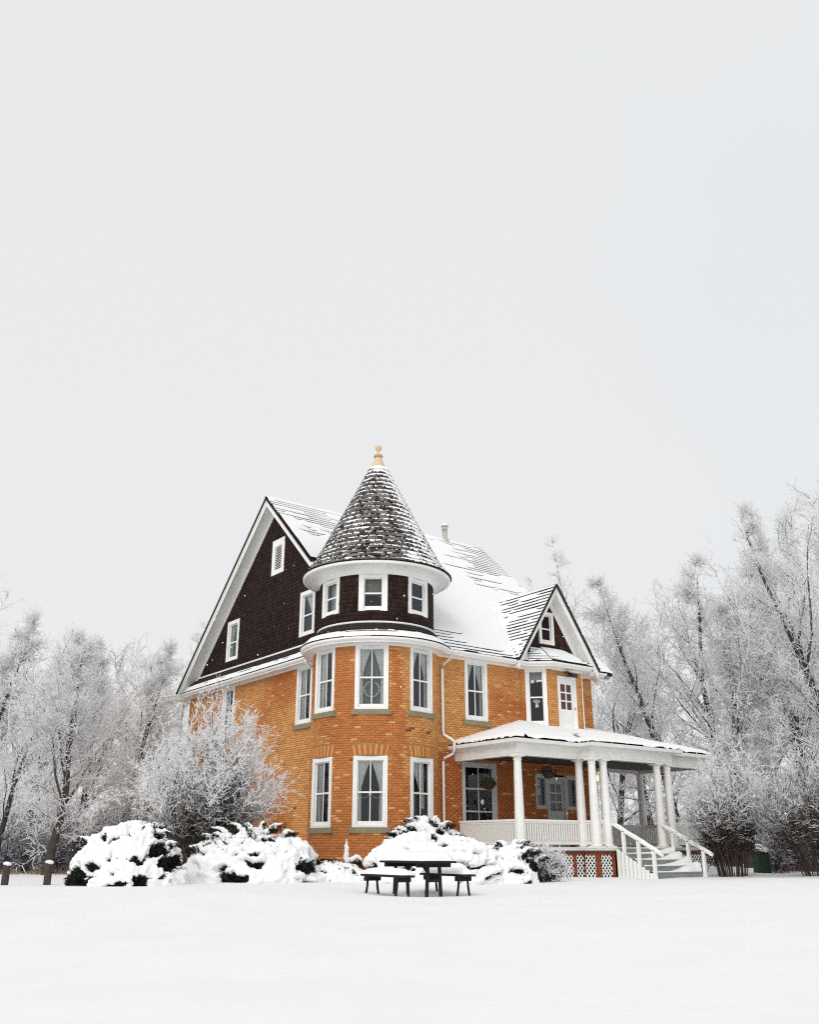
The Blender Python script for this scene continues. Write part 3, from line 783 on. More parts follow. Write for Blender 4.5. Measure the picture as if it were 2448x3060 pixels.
# --- snowy roofs: courses of shingles with bare butt ends, and the snow lying on them
def roof_panel(b0, b1, t0, t1, exposure, bias, thick, seed, name='roof', butt=0.032, du=0.16, ragged=0.012, parent=None, edge=0.0, mapf=None, lens=None, mat_=None, drop=None, bare=None, snow=True):
    """bilinear roof face: bottom edge b0-b1, top edge t0-t1; bias(u01,s01)->larger = smoother cover"""
    if mapf is None:
        b0, b1, t0, t1 = [np.array(q, float) for q in (b0, b1, t0, t1)]
        nrm = np.cross(b1 - b0, (t0 + t1) / 2 - (b0 + b1) / 2); nrm /= np.linalg.norm(nrm)
        if nrm[2] < 0: nrm = -nrm
        LS = np.linalg.norm((t0 + t1) / 2 - (b0 + b1) / 2); LU = max(np.linalg.norm(b1 - b0), np.linalg.norm(t1 - t0))
        def mapf(u, s, h):
            u, s, h = np.broadcast_arrays(np.asarray(u, float), np.asarray(s, float), np.asarray(h, float)); u = u[..., None]; s = s[..., None]; h = h[..., None]
            return (b0 * (1 - u) + b1 * u) * (1 - s) + (t0 * (1 - u) + t1 * u) * s + nrm * h
    else: LU, LS = lens
    nc = max(2, int(round(LS / exposure))); nu = max(4, int(LU / du)); rng = np.random.default_rng(seed)
    uu = np.linspace(0, 1, nu + 1)
    um = uu * LU
    # wood courses
    V = []; F = []; base = 0
    for i in range(nc):
        s0, s1 = i / nc, (i + 1) / nc
        j = (rng.random(nu + 1) - .5) * ragged / LS
        dd = s0 + j
        rows = [mapf(uu, dd, 0.0), mapf(uu, dd, butt * (0.8 + 0.4 * rng.random(nu + 1))), mapf(uu, np.full(nu + 1, min(1, s1 + .02 / LS)), 0.004)]
        for r in rows: V.append(r)
        for r in range(2):
            k = base + r * (nu + 1) + np.arange(nu); F.append(np.stack([k, k + 1, k + nu + 2, k + nu + 1], -1))
        base += 3 * (nu + 1)
    V = np.concatenate(V); F = np.concatenate(F)
    if drop is not None: F = F[~drop(V[F].mean(1))]
    o = link(name, np_mesh(name, V, F, 4), mat_ or M['roof_wood'], parent or house)
    if not snow: return o
    # snow
    srows = []; hrows = []; kinds = []
    for i in range(nc):
        s0, s1 = i / nc, (i + 1) / nc
        for f in (0.012, 0.10, 0.45, 0.80, 0.988):
            srows.append(s0 + (s1 - s0) * f); kinds.append((i, f))
    srows = np.array(srows); SU, SS = np.meshgrid(um, srows * LS)
    UU = np.meshgrid(uu, srows)[0]
    tn = thick * (0.65 + 0.7 * fbm(SU * .8, SS * .8, seed + 5, 3)) + 0.012 * (fbm(SU * 5, SS * 5, seed + 9, 2) - .5)
    # cover decided per joint line i (between course i-1 and i)
    lines = np.arange(nc + 1) / nc
    LU_, LS_ = np.meshgrid(um, lines * LS)
    cov = fbm(LU_ * 0.9, LS_ * 4.0, seed + 1, 3) + bias(np.meshgrid(uu, lines)[0], np.meshgrid(uu, lines)[1])
    cov += (rng.random(cov.shape) - .5) * 0.06
    cover = cov > 0.5
    H = np.zeros_like(tn)
    for r, (i, f) in enumerate(kinds):
        wood = butt * (1 - f)
        lo_c = cover[i]; hi_c = cover[i + 1]
        full = butt + tn[r]
        h = wood + tn[r]
        if f < 0.2: h = np.where(lo_c, full, wood + tn[r] * (0.15 if f < 0.05 else 0.75))
        elif f < 0.6: h = np.where(lo_c & hi_c, full, wood + tn[r])
        else: h = np.where(hi_c, full, wood + tn[r] * (0.85 if f < 0.9 else 0.25) * np.clip(0.3 + 2.2 * (cov[i + 1] - .2), .15, 1))
        H[r] = h
    e = np.zeros_like(H)
    if edge > 0: e[0] = -edge / LS
    P = mapf(UU, srows[:, None] + e, H)
    nr = len(srows); F = []
    idx = np.arange(nr * (nu + 1)).reshape(nr, nu + 1)
    for r in range(nr - 1):
        k = idx[r, :-1]; q = np.stack([k, k + 1, k + nu + 2, k + nu + 1], -1)
        if kinds[r][1] > 0.9:
            c = cover[kinds[r][0] + 1]; q = q[c[:-1] & c[1:]]
        F.append(q)
    F = np.concatenate(F); P = P.reshape(-1, 3)
    if drop is not None: F = F[~drop(P[F].mean(1))]
    if bare is not None:
        bb = bare(UU.ravel(), np.repeat(srows, nu + 1), SU.ravel(), SS.ravel()); F = F[~bb[F].any(1)]
    so = link('snow_layer', np_mesh('snow_layer', P, F, 4), M['snow_fine'], o, True)
    so['kind'] = 'stuff'
    return o


def blob(u, s, cu, cs, ru, rs): return np.exp(-(((u - cu) / ru) ** 2 + ((s - cs) / rs) ** 2))

XL, XR = -0.58, 11.15
def bias_front(u, s):
    return (0.34 - 0.60 * blob(u, s, 1.0, .83, .34, .26) - 0.50 * blob(u, s, 0.12, .95, .22, .22) - 0.42 * blob(u, s, .45, .03, .25, .035)
            - 0.5 * blob(u, s, .30, .06, .06, .10))
roof_main = roof_panel((XL, -.365, ZE), (XR, -.365, ZE), (XL, YM, ZRIDGE), (XR, YM, ZRIDGE), 0.205, bias_front, 0.055, 101, 'main_roof', butt=.045, drop=lambda p: (p[:, 0] < 1.1) & (p[:, 1] < 3.3))
rb = MB(); rb.hexa([(XL, 14.63, ZE - .12), (XL, YM, ZRIDGE - .08), (XR, YM, ZRIDGE - .08), (XR, 14.63, ZE - .12), (XL, 14.63, ZE - .05), (XL, YM, ZRIDGE - .01), (XR, YM, ZRIDGE - .01), (XR, 14.63, ZE - .05)])
YS = 3.3; ZS = ZE + (YS + .365) * SL
rb.hexa([(XL, YM, ZRIDGE - .07), (XL, YS, ZS - .065), (XR, YS, ZS - .065), (XR, YM, ZRIDGE - .07), (XL, YM, ZRIDGE - .012), (XL, YS, ZS - .008), (XR, YS, ZS - .008), (XR, YM, ZRIDGE - .012)])
rb.hexa([(1.1, YS, ZS - .065), (1.1, -.365, ZE - .06), (XR, -.365, ZE - .06), (XR, YS, ZS - .065), (1.1, YS, ZS - .008), (1.1, -.365, ZE - .005), (XR, -.365, ZE - .005), (XR, YS, ZS - .008)])
rb.build('roof_deck', M['roof_wood'], house)
rd = MB(); rd.tube([(XL, YM, ZRIDGE + .01), (XR, YM, ZRIDGE + .01)], 0.035, 6); rd.build('ridge_cap', M['roof_wood'], house)
mb = MB(); n = 60; vv = []
for i in range(n + 1):
    x = XL + .35 + (XR - XL - 1.0) * i / n; hgt = 0.03 + 0.06 * vnoise(x * 1.3, 0, 9)
    for (dy, dz) in ((-.12, -.10), (-.05, hgt * .8), (.02, hgt), (.1, -.08)): vv.append((x, YM + dy, ZRIDGE + .03 + dz))
mb.add(vv, [(i * 4 + k, (i + 1) * 4 + k, (i + 1) * 4 + k + 1, i * 4 + k + 1) for i in range(n) for k in range(3)]); s_ = mb.build('snow_ridge', M['snow_fine'], house, True)
# pent roof at the foot of the gable
roof_panel((-.44, 14.3, 7.255), (-.44, 3.0, 7.255), (-.02, 14.3, 7.80), (-.02, 3.0, 7.80), 0.135, lambda u, s: 0.02 - .35 * (s > .45) + .15 * (s < .3), 0.028, 131, 'pent_roof', butt=.03, bare=lambda u, s, x, y: s + .35 * (fbm(x * .7, y * 3, 7, 3) - .5) > .50)
# tower skirt roof
A0, A1 = math.radians(-250), math.radians(-18)
def skirt(u, s, h):
    u, s, h = np.broadcast_arrays(np.asarray(u, float), np.asarray(s, float), np.asarray(h, float))
    a = A0 + (A1 - A0) * u; r = TR + .44 - s * (TR + .44 - TRA - .03) + h * .8; z = 7.258 + s * .56 + h * .6
    return np.stack([TC[0] + r * np.cos(a), TC[1] + r * np.sin(a), z], -1)
roof_panel(None, None, None, None, 0.16, lambda u, s: 0.10 - .55 * (s > .6) + .2 * (s < .3), 0.026, 141, 'tower_skirt_roof', mapf=skirt, lens=((A1 - A0) * 2.4, .80), du=.07, butt=.03, bare=lambda u, s, x, y: s + .25 * (fbm(x * 2.2, y * 3, 8, 3) - .5) > .46)
# dormer roof
MR = lambda z: -.365 + (z - ZE) / SL
roof_panel((DX - DHW, MR(DFT), DFT), (DX - DHW, -.60, DFT), (DX, MR(DAP) + .1, DAP), (DX, -.60, DAP), 0.20, lambda u, s: -0.13 + 0.3 * (u < .1) + .05 * s, 0.03, 151, 'dormer_roof', butt=.045)
roof_panel((DX + DHW, -.60, DFT), (DX + DHW, MR(DFT), DFT), (DX, -.60, DAP), (DX, MR(DAP) + .1, DAP), 0.20, lambda u, s: 0.05 + 0 * u, 0.03, 152, 'dormer_roof', butt=.034)
rd = MB()
for sx in (-1, 1):
    rd.hexa([(DX, -.60, DAP - .08), (DX, 3.2, DAP - .07), (DX + sx * DHW, 0.0, DFT - .06), (DX + sx * DHW, -.60, DFT - .07),
             (DX, -.60, DAP - .01), (DX, 3.2, DAP - .01), (DX + sx * DHW, 0.0, DFT - .005), (DX + sx * DHW, -.60, DFT - .005)])
rd.build('roof_deck', M['roof_wood'], house)
# bay skirt roof (three faces) under the dormer
e = .455; k = e * math.tan(math.radians(22.5))
BA, BB = (7.32 - k, -.6 - e), (9.06 + k, -.6 - e)
b00 = (6.72 - k, -e); b11 = (9.66 + k, -e)
roof_panel((*b00, 7.258), (*BA, 7.258), (7.15, .03, 7.95), (7.60, .03, 7.95), .20, lambda u, s: 0.0 + .0 * u - .5 * (u < .2), .035, 161, 'bay_roof')
roof_panel((*BA, 7.258), (*BB, 7.258), (7.60, .03, 7.95), (8.78, .03, 7.95), .20, lambda u, s: 0.08 + .15 * (s > .5), .05, 162, 'bay_roof')
roof_panel((*BB, 7.258), (*b11, 7.258), (8.78, .03, 7.95), (9.2, .03, 7.95), .20, lambda u, s: .05 + 0 * u, .04, 163, 'bay_roof')

# --- tower cone roof
PROF = [(2.62, 9.80), (2.46, 9.98), (2.24, 10.30), (2.0, 10.72), (1.6, 11.50), (1.1, 12.48), (0.62, 13.42), (0.24, 14.20)]
def cone_rz(s):      # s metres along the slope from the eave
    return None
pl = [0.0]
for i in range(1, len(PROF)): pl.append(pl[-1] + math.hypot(PROF[i][0] - PROF[i - 1][0], PROF[i][1] - PROF[i - 1][1]))
PLEN = pl[-1]
def cone(s):
    s = np.clip(s, 0, PLEN); return np.interp(s, pl, [p[0] for p in PROF]), np.interp(s, pl, [p[1] for p in PROF])
mb = MB(); mb.lathe(TC, PROF, n=72); cone_o = mb.build('tower_cone_roof', M['roof_wood'], house, True)
EXP = 0.215; NCR = int(PLEN / EXP); cr = np.random.default_rng(77)
acam = math.atan2(CAM[1] - TC[1], CAM[0] - TC[0]); shing = []
for i in range(NCR):
    s0 = i * EXP; r, z = cone(s0); r2, z2 = cone(s0 + EXP)
    n = max(9, int(2 * math.pi * r / 0.165)); a = cr.random()
    for k_ in range(n):
        wv = (0.75 + 0.5 * cr.random())
        shing.append((s0 + (cr.random() - .5) * .02, a + 2 * math.pi * (k_ + .5) / n, 2 * math.pi * r / n * .97, 2 * math.pi * r2 / n * .97))
shing = [q for q in shing if math.cos(q[1] - acam) > -0.75]
def shingle_pts(w0, w1, L=EXP * 1.08, t=0.056):
    return [(-w0 / 2, 0, 0), (w0 / 2, 0, 0), (w1 / 2, L, 0), (-w1 / 2, L, 0), (-w0 / 2, 0, t), (w0 / 2, 0, t), (w1 / 2, L, .006), (-w1 / 2, L, .006)]
SF = [(4, 5, 6, 7), (0, 1, 5, 4), (1, 2, 6, 5), (3, 0, 4, 7)]
def shingle_m(s0, a):
    r, z = cone(s0); r2, z2 = cone(s0 + EXP)
    t = Vector((-math.sin(a), math.cos(a), 0)); o = Vector((math.cos(a), math.sin(a), 0))
    d = (o * float(r2 - r) + Vector((0, 0, float(z2 - z)))).normalized(); nrm = t.cross(d)
    return Matrix(((t.x, d.x, nrm.x, TC[0] + r * o.x), (t.y, d.y, nrm.y, TC[1] + r * o.y), (t.z, d.z, nrm.z, z), (0, 0, 0, 1)))
EG = (0.020, 0.015, 0.013, 1)  # shingle end grain, its colour darkened to draw each course's shadow line
def sh_add(mb, pts, c):
    mb.add(pts, SF, c); mb.c[-3] = EG
def sh_col():
    t = cr.random()
    c = np.array([0.165, 0.152, 0.137]) * (0.45 + 0.9 * t)
    if cr.random() < .2: c = np.array([.05, .032, .028])
    return (*c, 1)
order = sorted(range(len(shing)), key=lambda i: -math.cos(shing[i][1] - acam) + 0.12 * shing[i][0])
single_s = order[:300]; rest = MB()
for i in order[300:]:
    s0, a, w0, w1 = shing[i]; Mx = shingle_m(s0, a)
    sh_add(rest, [Mx @ Vector(q) for q in shingle_pts(w0, w1)], sh_col())
ro = rest.build('shingles', M['cone_shingle'], cone_o); ro['kind'] = 'stuff'
sp = []
for j, i in enumerate(single_s):
    s0, a, w0, w1 = shing[i]
    if j < 30:
        q = MB(); sh_add(q, shingle_pts(.16, .15), sh_col()); o = q.build('shingle', M['cone_shingle'], cone_o); sp.append(o)
    else:
        o = sp[j % 30].copy(); COL.objects.link(o)
    Mx = shingle_m(s0, a)
    o.matrix_local = Mx @ Matrix.Diagonal((w0 / .16, 1, 1, 1))
# snow patches on the cone
def cone_snow():
    na, per = 640, 6
    av = np.linspace(-math.pi, math.pi, na + 1); rows = []
    for i in range(NCR):
        for f in (0.03, .2, .4, .6, .8, .97): rows.append((i + f) * EXP)
    rows = np.array(rows); AA, SSs = np.meshgrid(av, rows)
    r, z = cone(SSs); f = (SSs / EXP) % 1.0
    rel = (AA - acam + math.pi) % (2 * math.pi) - math.pi        # + = right seen from the camera
    n = fbm(AA * r * 15, SSs * 17, 5, 3); big = fbm(AA * r * 1.4, SSs * 1.0, 6, 2)
    right = np.clip((np.sin(rel) - .45) / .35, 0, 1)
    thr = 0.54 - 0.75 * (f - .55) - (big - .5) * .42 - right * .5 - .05 * (np.sin(rel) < -.6)
    patch = np.exp(-(((rel - .52) / .10) ** 2 + ((SSs - .28) / .24) ** 2)) + np.exp(-(((rel + .38) / .05) ** 2 + ((SSs - .1) / .1) ** 2)) + np.exp(-(((rel) / 1.2) ** 2 + ((SSs - 4.75) / .22) ** 2)) * .5
    thr -= patch
    on = n > thr
    h = 0.056 * (1 - f) + .008 + np.clip(n - thr, 0, .35) * 0.10
    slope = np.arctan2(np.gradient(z, axis=0), -np.gradient(r, axis=0))
    R = r + h * np.sin(slope); Z = z + h * np.cos(slope)
    P = np.stack([TC[0] + R * np.cos(AA), TC[1] + R * np.sin(AA), Z], -1).reshape(-1, 3)
    idx = np.arange(len(rows) * (na + 1)).reshape(len(rows), na + 1)
    k = idx[:-1, :-1]; q = np.stack([k, k + 1, k + na + 2, k + na + 1], -1)
    ok = on[:-1, :-1] & on[1:, 1:] & on[:-1, 1:] & on[1:, :-1]
    joint = (np.arange(len(rows) - 1) % 6 == 5)[:, None]
    deep = (n - thr)[:-1, :-1] > .55 + .35 * vnoise(AA[:-1, :-1] * 5, SSs[:-1, :-1] * 2, 3)
    ok &= (~joint) | deep
    o = link('snow_patches', np_mesh('snow_patches', P, q[ok], 4), M['snow_fine'], cone_o, True); o['kind'] = 'stuff'
cone_snow()
# finial
mb = MB(); mb.lathe(TC, [(.30, 14.10), (.285, 14.16), (.12, 14.56), (.115, 14.60)], n=20); fin = mb.build('finial', M['finial'], house, True)
mb = MB(); mb.lathe(TC, [(.10, 14.585), (.165, 14.60), (.18, 14.63), (.165, 14.67), (.10, 14.685)], n=20); mb.build('ring', M['finial2'], fin, True)
mb = MB(); mb.lathe(TC, [(.085, 14.68), (.05, 14.80), (.045, 14.83), (.09, 14.88), (.125, 14.95), (.125, 15.04), (.10, 15.065), (0, 15.07)], n=20); mb.build('urn', M['finial'], fin, True)
# flue on the ridge
mb = MB(); mb.lathe((8.85, 7.1), [(.20, 14.25), (.20, 14.38), (.12, 14.42), (.12, 14.85), (.15, 14.86), (.15, 14.90), (.12, 14.91), (.12, 15.0), (.17, 15.01), (.17, 15.05), (0, 15.10)], n=16)
fl = mb.build('flue_pipe', M['metal'], house, True)
mb = MB(); mb.lathe((8.85, 7.1), [(.172, 15.05), (.17, 15.12), (.1, 15.17), (0, 15.18)], n=14); mb.build('snow_cap', M['snow_fine'], fl, True)

# --- gutters' downpipes
mb = MB(); pth = [(2.98, -.42, 7.12), (2.96, -.38, 7.02), (2.80, -.12, 6.78), (2.78, -.09, 6.6), (2.78, -.09, 4.55), (2.80, -.13, 4.42), (2.95, -.40, 4.24), (2.97, -.44, 4.14), (2.97, -.44, 3.92), (2.95, -.38, 3.80), (2.80, -.12, 3.68), (2.78, -.09, 3.55), (2.78, -.09, .2)]
mb.tube(pth, .045, 8); mb.build('downpipe', M['white'], house, True)
mb = MB(); az = math.radians(-232); g0 = (TC[0] + (TR + .45) * math.cos(az), TC[1] + (TR + .45) * math.sin(az))
mb.tube([(g0[0], g0[1], 7.14), (g0[0] + .02, g0[1], 7.03), (-.25, 3.62, 6.93), (-.06, 3.58, 6.88)], .045, 8); mb.build('downpipe', M['white'], house, True)
mb = MB(); mb.tube([(9.10, -.62, 7.05), (9.10, -.62, 4.8)], .022, 6); mb.build('conduit', M['white_warm'], house)
mb = MB(); mb.tube([(6.50, -.02, 7.05), (6.50, -.02, 4.9)], .010, 5); mb.build('cable', M['mortar'], house)
# flood light over the upper door
fx, fy = 8.28, -.66
mb = MB(); mb.box(fx - .08, fx + .02, fy - .10, fy + .02, 6.93, 7.04); mb.tube([(fx - .03, fy - .05, 6.95), (fx, fy - .12, 6.86)], .03, 6); fl = mb.build('flood_light', M['black'], house)
mb = MB(); mb.hexa([(fx - .02, fy - .30, 6.80), (fx + .22, fy - .34, 6.78), (fx + .24, fy - .16, 6.84), (fx, fy - .12, 6.86), (fx - .02, fy - .28, 6.94), (fx + .22, fy - .32, 6.93), (fx + .24, fy - .16, 6.98), (fx, fy - .12, 7.0)]); mb.build('lamp_head', M['black'], fl)
mb = MB(); mb.tube([(fx - .07, fy - .06, 6.98), (fx - .16, fy - .16, 6.95)], [.05, .06], 8); mb.build('lamp_head', M['black'], fl)

# ------------------------------------------------------------------ the porch
XP, YP, XE, YPT, PL, PR_ = 3.48, -2.885, 12.73, -3.45, 6.22, 10.02
ZB, ZFL, ZRL = 3.60, 0.884, 1.71
# floor, skirt boards
mb = MB(); mb.box(XP - .22, XE + .22, YP - .22, .2, ZFL - .12, ZFL); mb.box(PL - .2, PR_ + .2, YPT - .24, YP - .221, ZFL - .118, ZFL - .002); mb.build('porch_floor', M['floor_paint'], house)
mb = MB(); mb.sweep([(XP - .20, 0), (XP - .20, YP - .2), (PL - .18, YP - .2), (PL - .18, YPT - .21), (PR_ + .18, YPT - .21), (PR_ + .18, YP - .2), (XE + .2, YP - .2), (XE + .2, .2)], [(0, ZFL - .075), (.03, ZFL - .075), (.035, ZFL - .02), (.06, ZFL - .015), (.06, ZFL + .012), (-.05, ZFL + .014)])
mb.build('porch_fascia', M['white_warm'], house)
mb = MB(); mb.sweep([(XP - .16, 0), (XP - .16, YP - .16), (PL - .14, YP - .16), (PL - .14, YPT - .17), (PR_ + .14, YPT - .17), (PR_ + .14, YP - .16), (XE + .16, YP - .16), (XE + .16, .2)], [(0, ZFL - .22), (.02, ZFL - .22), (.02, ZFL - .07), (0, ZFL - .07)])
mb.build('red_skirt_board', M['red_wood'], house)
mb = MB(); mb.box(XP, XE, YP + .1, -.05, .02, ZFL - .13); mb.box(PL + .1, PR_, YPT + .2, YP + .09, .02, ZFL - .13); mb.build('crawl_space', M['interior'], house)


def lattice(x0, x1, y, axis='x'):
    z0, z1 = -.02, ZFL - .22
    def P(a, z, o): return (a, y - o, z) if axis == 'x' else (y - o, a, z)
    par = empty('lattice_panel'); par.parent = house
    s = 0.15; H = z1 - z0; seen = 0
    for d in (1, -1):
        k = -int(H / s) - 1
        while True:
            a0 = x0 + k * s
            if a0 > x1 + H: break
            # line a = a0 + d*(z-z0) (d=1)   or a = a0 - (z-z0)
            pts = []
            for z in np.linspace(z0, z1, 25):
                a = a0 + d * (z - z0)
                if x0 <= a <= x1: pts.append((a, z))
            k += 1
            if len(pts) < 2: continue
            b = MB(); o = .012 if d > 0 else .022
            A = Vector(P(pts[0][0], pts[0][1], o)); B = Vector(P(pts[-1][0], pts[-1][1], o))
            b.beam(A, B, .009, .036, (0, -1, 0) if axis == 'x' else (-1, 0, 0))
            # the beam's width lies in the panel plane
            b2 = MB(); dv = (B - A).normalized(); nv = Vector((0, -1, 0)) if axis == 'x' else Vector((-1, 0, 0)); sv = dv.cross(nv).normalized() * .017; nv = nv * .004
            b2.hexa([A - sv - nv, A + sv - nv, B + sv - nv, B - sv - nv, A - sv + nv, A + sv + nv, B + sv + nv, B - sv + nv])
            b2.build('slat', M['white'], par)
    return par


yl = YP - .17
for (x0, x1) in ((4.3, 5.52), (5.66, 6.0)): lattice(x0, x1, yl)
for x in (3.4, 4.2, 5.59, 6.12):
    mb = MB(); mb.box(x - .07, x + .07, yl - .03, yl + .08, -.05, ZFL - .22); mb.build('skirt_post', M['red_wood'], house)
lattice(6.16, 6.66, YPT - .18)
lattice(YPT - .08, YP - .20, 6.06, 'y')
for x in (6.08, 6.74, PR_ + .1):
    mb = MB(); mb.box(x - .06, x + .06, YPT - .21, YPT - .10, -.05, ZFL - .22); mb.build('skirt_post', M['red_wood'], house)
lattice(9.42, 9.98, YPT - .18); lattice(10.2, 12.7, yl)


def column(x, y, ztop=ZB, zbot=ZFL, r0=.155, r1=.118):
    mb = MB(); H = ztop - zbot; pr = []
    for i in range(13):
        t = i / 12; r = r0 + (r1 - r0) * (t ** 1.5); pr.append((r, zbot + .10 + (H - .26) * t))
    mb.lathe((x, y), pr, n=20); c = mb.build('column', M['white_warm'], house, True)
    b = MB(); b.box(x - .19, x + .19, y - .19, y + .19, zbot + .015, zbot + .06); b.lathe((x, y), [(.18, zbot + .06), (.185, zbot + .08), (.16, zbot + .11)], n=20); b.build('base', M['white_warm'], c)
    t = MB(); t.lathe((x, y), [(r1, ztop - .16), (r1 + .02, ztop - .15), (r1 + .02, ztop - .13), (r1, ztop - .12), (r1, ztop - .09), (r1 + .05, ztop - .05), (r1 + .055, ztop - .04)], n=20)
    t.box(x - .17, x + .17, y - .17, y + .17, ztop - .04, ztop - .002); t.build('capital', M['white_warm'], c)
    return c


for (x, y) in ((XP, YP), (PL, YP), (PL, YPT), (6.76, YPT), (9.46, YPT), (PR_, YPT), (XE, YP), (XE, 0.0)): column(x, y)
# beam (entablature) and gutter
bp = [(XP, 0), (XP, YP), (PL, YP), (PL, YPT), (PR_, YPT), (PR_, YP), (XE, YP), (XE, 0.1)]
mb = MB(); mb.sweep(bp, [(-.13, ZB), (.13, ZB), (.13, 3.66), (.145, 3.67), (.145, 3.88), (.17, 3.90), (.19, 3.93), (.35, 3.95), (.36, 3.96), (-.13, 3.97), (-.13, ZB)]); mb.build('porch_beam', M['white_warm'], house)
mb = MB(); mb.sweep([(10.3, 0), (XE, 0)], [(-.10, ZB), (.10, ZB), (.10, 3.95), (-.10, 3.95), (-.10, ZB)]); mb.build('porch_beam', M['white_warm'], house)
mb = MB(); mb.sweep(bp, [(.30, 3.955), (.36, 3.95), (.42, 3.97), (.44, 4.05), (.44, 4.075), (.40, 4.075), (.30, 4.06)]); mb.build('porch_gutter', M['white_warm'], house)
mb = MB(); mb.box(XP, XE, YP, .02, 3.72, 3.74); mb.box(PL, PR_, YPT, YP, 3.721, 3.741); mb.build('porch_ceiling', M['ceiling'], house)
# porch roof faces
E0, PZ, G = .43, 4.065, .30
xl, xr, yf, yt = XP - E0, XE + E0, YP - E0, YPT - E0
apx_l = xl + (0 - yf); zt = PZ + G * (0 - yf)
bsm = lambda u, s: 0.35 - .5 * (s < .03)
roof_panel((xl, 0, PZ), (xl, yf, PZ), (apx_l, .0, zt), (apx_l, -.001, zt), .22, lambda u, s: 0.38 - .62 * (s < .09), .085, 171, 'porch_roof', edge=.01, snow=False)
roof_panel((xl, yf, PZ), (xr, yf, PZ), (apx_l, 0, zt), (xr - 2.2, 0, zt), .22, lambda u, s: 0.38 - .25 * (s < .09), .085, 172, 'porch_roof', edge=.02, snow=False)
roof_panel((xr, yf, PZ), (xr, .5, PZ), (xr - 2.2, 0, zt), (xr - 2.2, .01, zt), .22, lambda u, s: 0.3 - .45 * (s < .1), .08, 173, 'porch_roof', snow=False)
pxl, pxr = PL - E0, PR_ + E0
d_ = .9
roof_panel((pxl, yt, PZ - .01), (pxr, yt, PZ - .01), (pxl + d_, yt + 1.9, PZ + G * 1.9 * .92), (pxr - d_, yt + 1.9, PZ + G * 1.9 * .92), .22, lambda u, s: 0.38 - .3 * (s < .1), .085, 174, 'portico_roof', edge=.02, snow=False)
roof_panel((pxl, yf, PZ - .01), (pxl, yt, PZ - .01), (pxl + d_, yt + 1.9, PZ + G * 1.9 * .92), (pxl + d_, yt + 1.89, PZ + G * 1.9 * .92), .22, lambda u, s: 0.4 + 0 * u, .07, 175, 'portico_roof', snow=False)
roof_panel((pxr, yt, PZ - .01), (pxr, yf, PZ - .01), (pxr - d_, yt + 1.89, PZ + G * 1.9 * .92), (pxr - d_, yt + 1.9, PZ + G * 1.9 * .92), .22, lambda u, s: 0.4 + 0 * u, .07, 176, 'portico_roof', snow=False)


def porch_snow():
    gx = np.linspace(xl - .03, xr + .03, 330); gy = np.linspace(yt - .04, .0, 140); X, Y = np.meshgrid(gx, gy)
    rise_m = np.minimum(np.minimum(X - xl, Y - yf), xr - X); rise_p = np.minimum(np.minimum(X - pxl, Y - yt), pxr - X)
    hm = np.where(rise_m > -.03, PZ + G * rise_m, -9); hp = np.where((rise_p > -.03) & (Y < yt + 2.2), PZ - .01 + G * .92 * rise_p, -9)
    Zr = np.maximum(hm, hp); inside = Zr > 0
    edge = np.maximum(np.where(hm > 0, np.minimum(np.minimum(X - xl, Y - yf), xr - X), -1), np.where(hp > 0, rise_p, -1)) + .035
    bite = .16 * np.clip(fbm(X * 1.4, Y * 1.4, 61, 3) - .45, 0, 1) + np.where(X < xl + .5, .10 + .14 * fbm(Y * 2, X, 63, 2), 0) + np.where((X > pxr) & (Y < yf + .4), .12, 0)
    t = np.clip((edge - bite) / .16, 0, 1); th_ = .115 * np.sqrt(t) * (.75 + .5 * fbm(X * .9, Y * .9, 65, 3)) + .01 * (fbm(X * 6, Y * 6, 66, 2) - .5) * t
    ok = inside & (edge - bite > -.012)
    # soften hips and valleys
    Zs = Zr.copy()
    for _ in range(10):
        q = Zs.copy(); w = np.ones_like(q)
        for ax in (0, 1):
            for sh in (1, -1):
                r_ = np.roll(Zs, sh, ax); m = np.roll(inside, sh, ax) & inside; q += np.where(m, r_, 0); w += m
        Zs = np.where(inside, q / w, Zs)
    Zs = np.maximum(Zs, Zr)
    P = np.stack([X, Y, Zs + .022 + th_], -1).reshape(-1, 3); nx = len(gx)
    i = (np.arange(nx - 1)[None] + np.arange(len(gy) - 1)[:, None] * nx)
    k = ok[:-1, :-1] & ok[1:, :-1] & ok[:-1, 1:] & ok[1:, 1:]; i = i[k]
    o = link('porch_roof_snow', np_mesh('porch_roof_snow', P, np.stack([i, i + 1, i + nx + 1, i + nx], -1), 4), M['snow_fine'], house, True)
porch_snow()

# railings
def railing(p0, p1, posts=False):
    a = Vector((p0[0], p0[1], 0)); b = Vector((p1[0], p1[1], 0)); d = (b - a); L = d.length; d.normalize()
    m = MB(); m.beam(a + Vector((0, 0, ZRL - .03)), b + Vector((0, 0, ZRL - .03)), .10, .06); m.beam(a + Vector((0, 0, ZRL - .085)), b + Vector((0, 0, ZRL - .085)), .05, .05)
    r = m.build('porch_railing', M['white_warm'], house)
    m = MB(); m.beam(a + Vector((0, 0, ZFL + .13)), b + Vector((0, 0, ZFL + .13)), .06, .07); m.build('bottom_rail', M['white_warm'], r)
    n = max(1, int(round(L / .107))); proto = None
    for k in range(n):
        c = a + d * (L * (k + .5) / n)
        if proto is None:
            q = MB(); q.beam((0, 0, ZFL + .165), (0, 0, ZRL - .11), .05, .05, up=(d.x, d.y, 0)); proto = q.build('baluster', M['white_warm'], r); o = proto
        else:
            o = proto.copy(); COL.objects.link(o)
        o.location = c
    return r


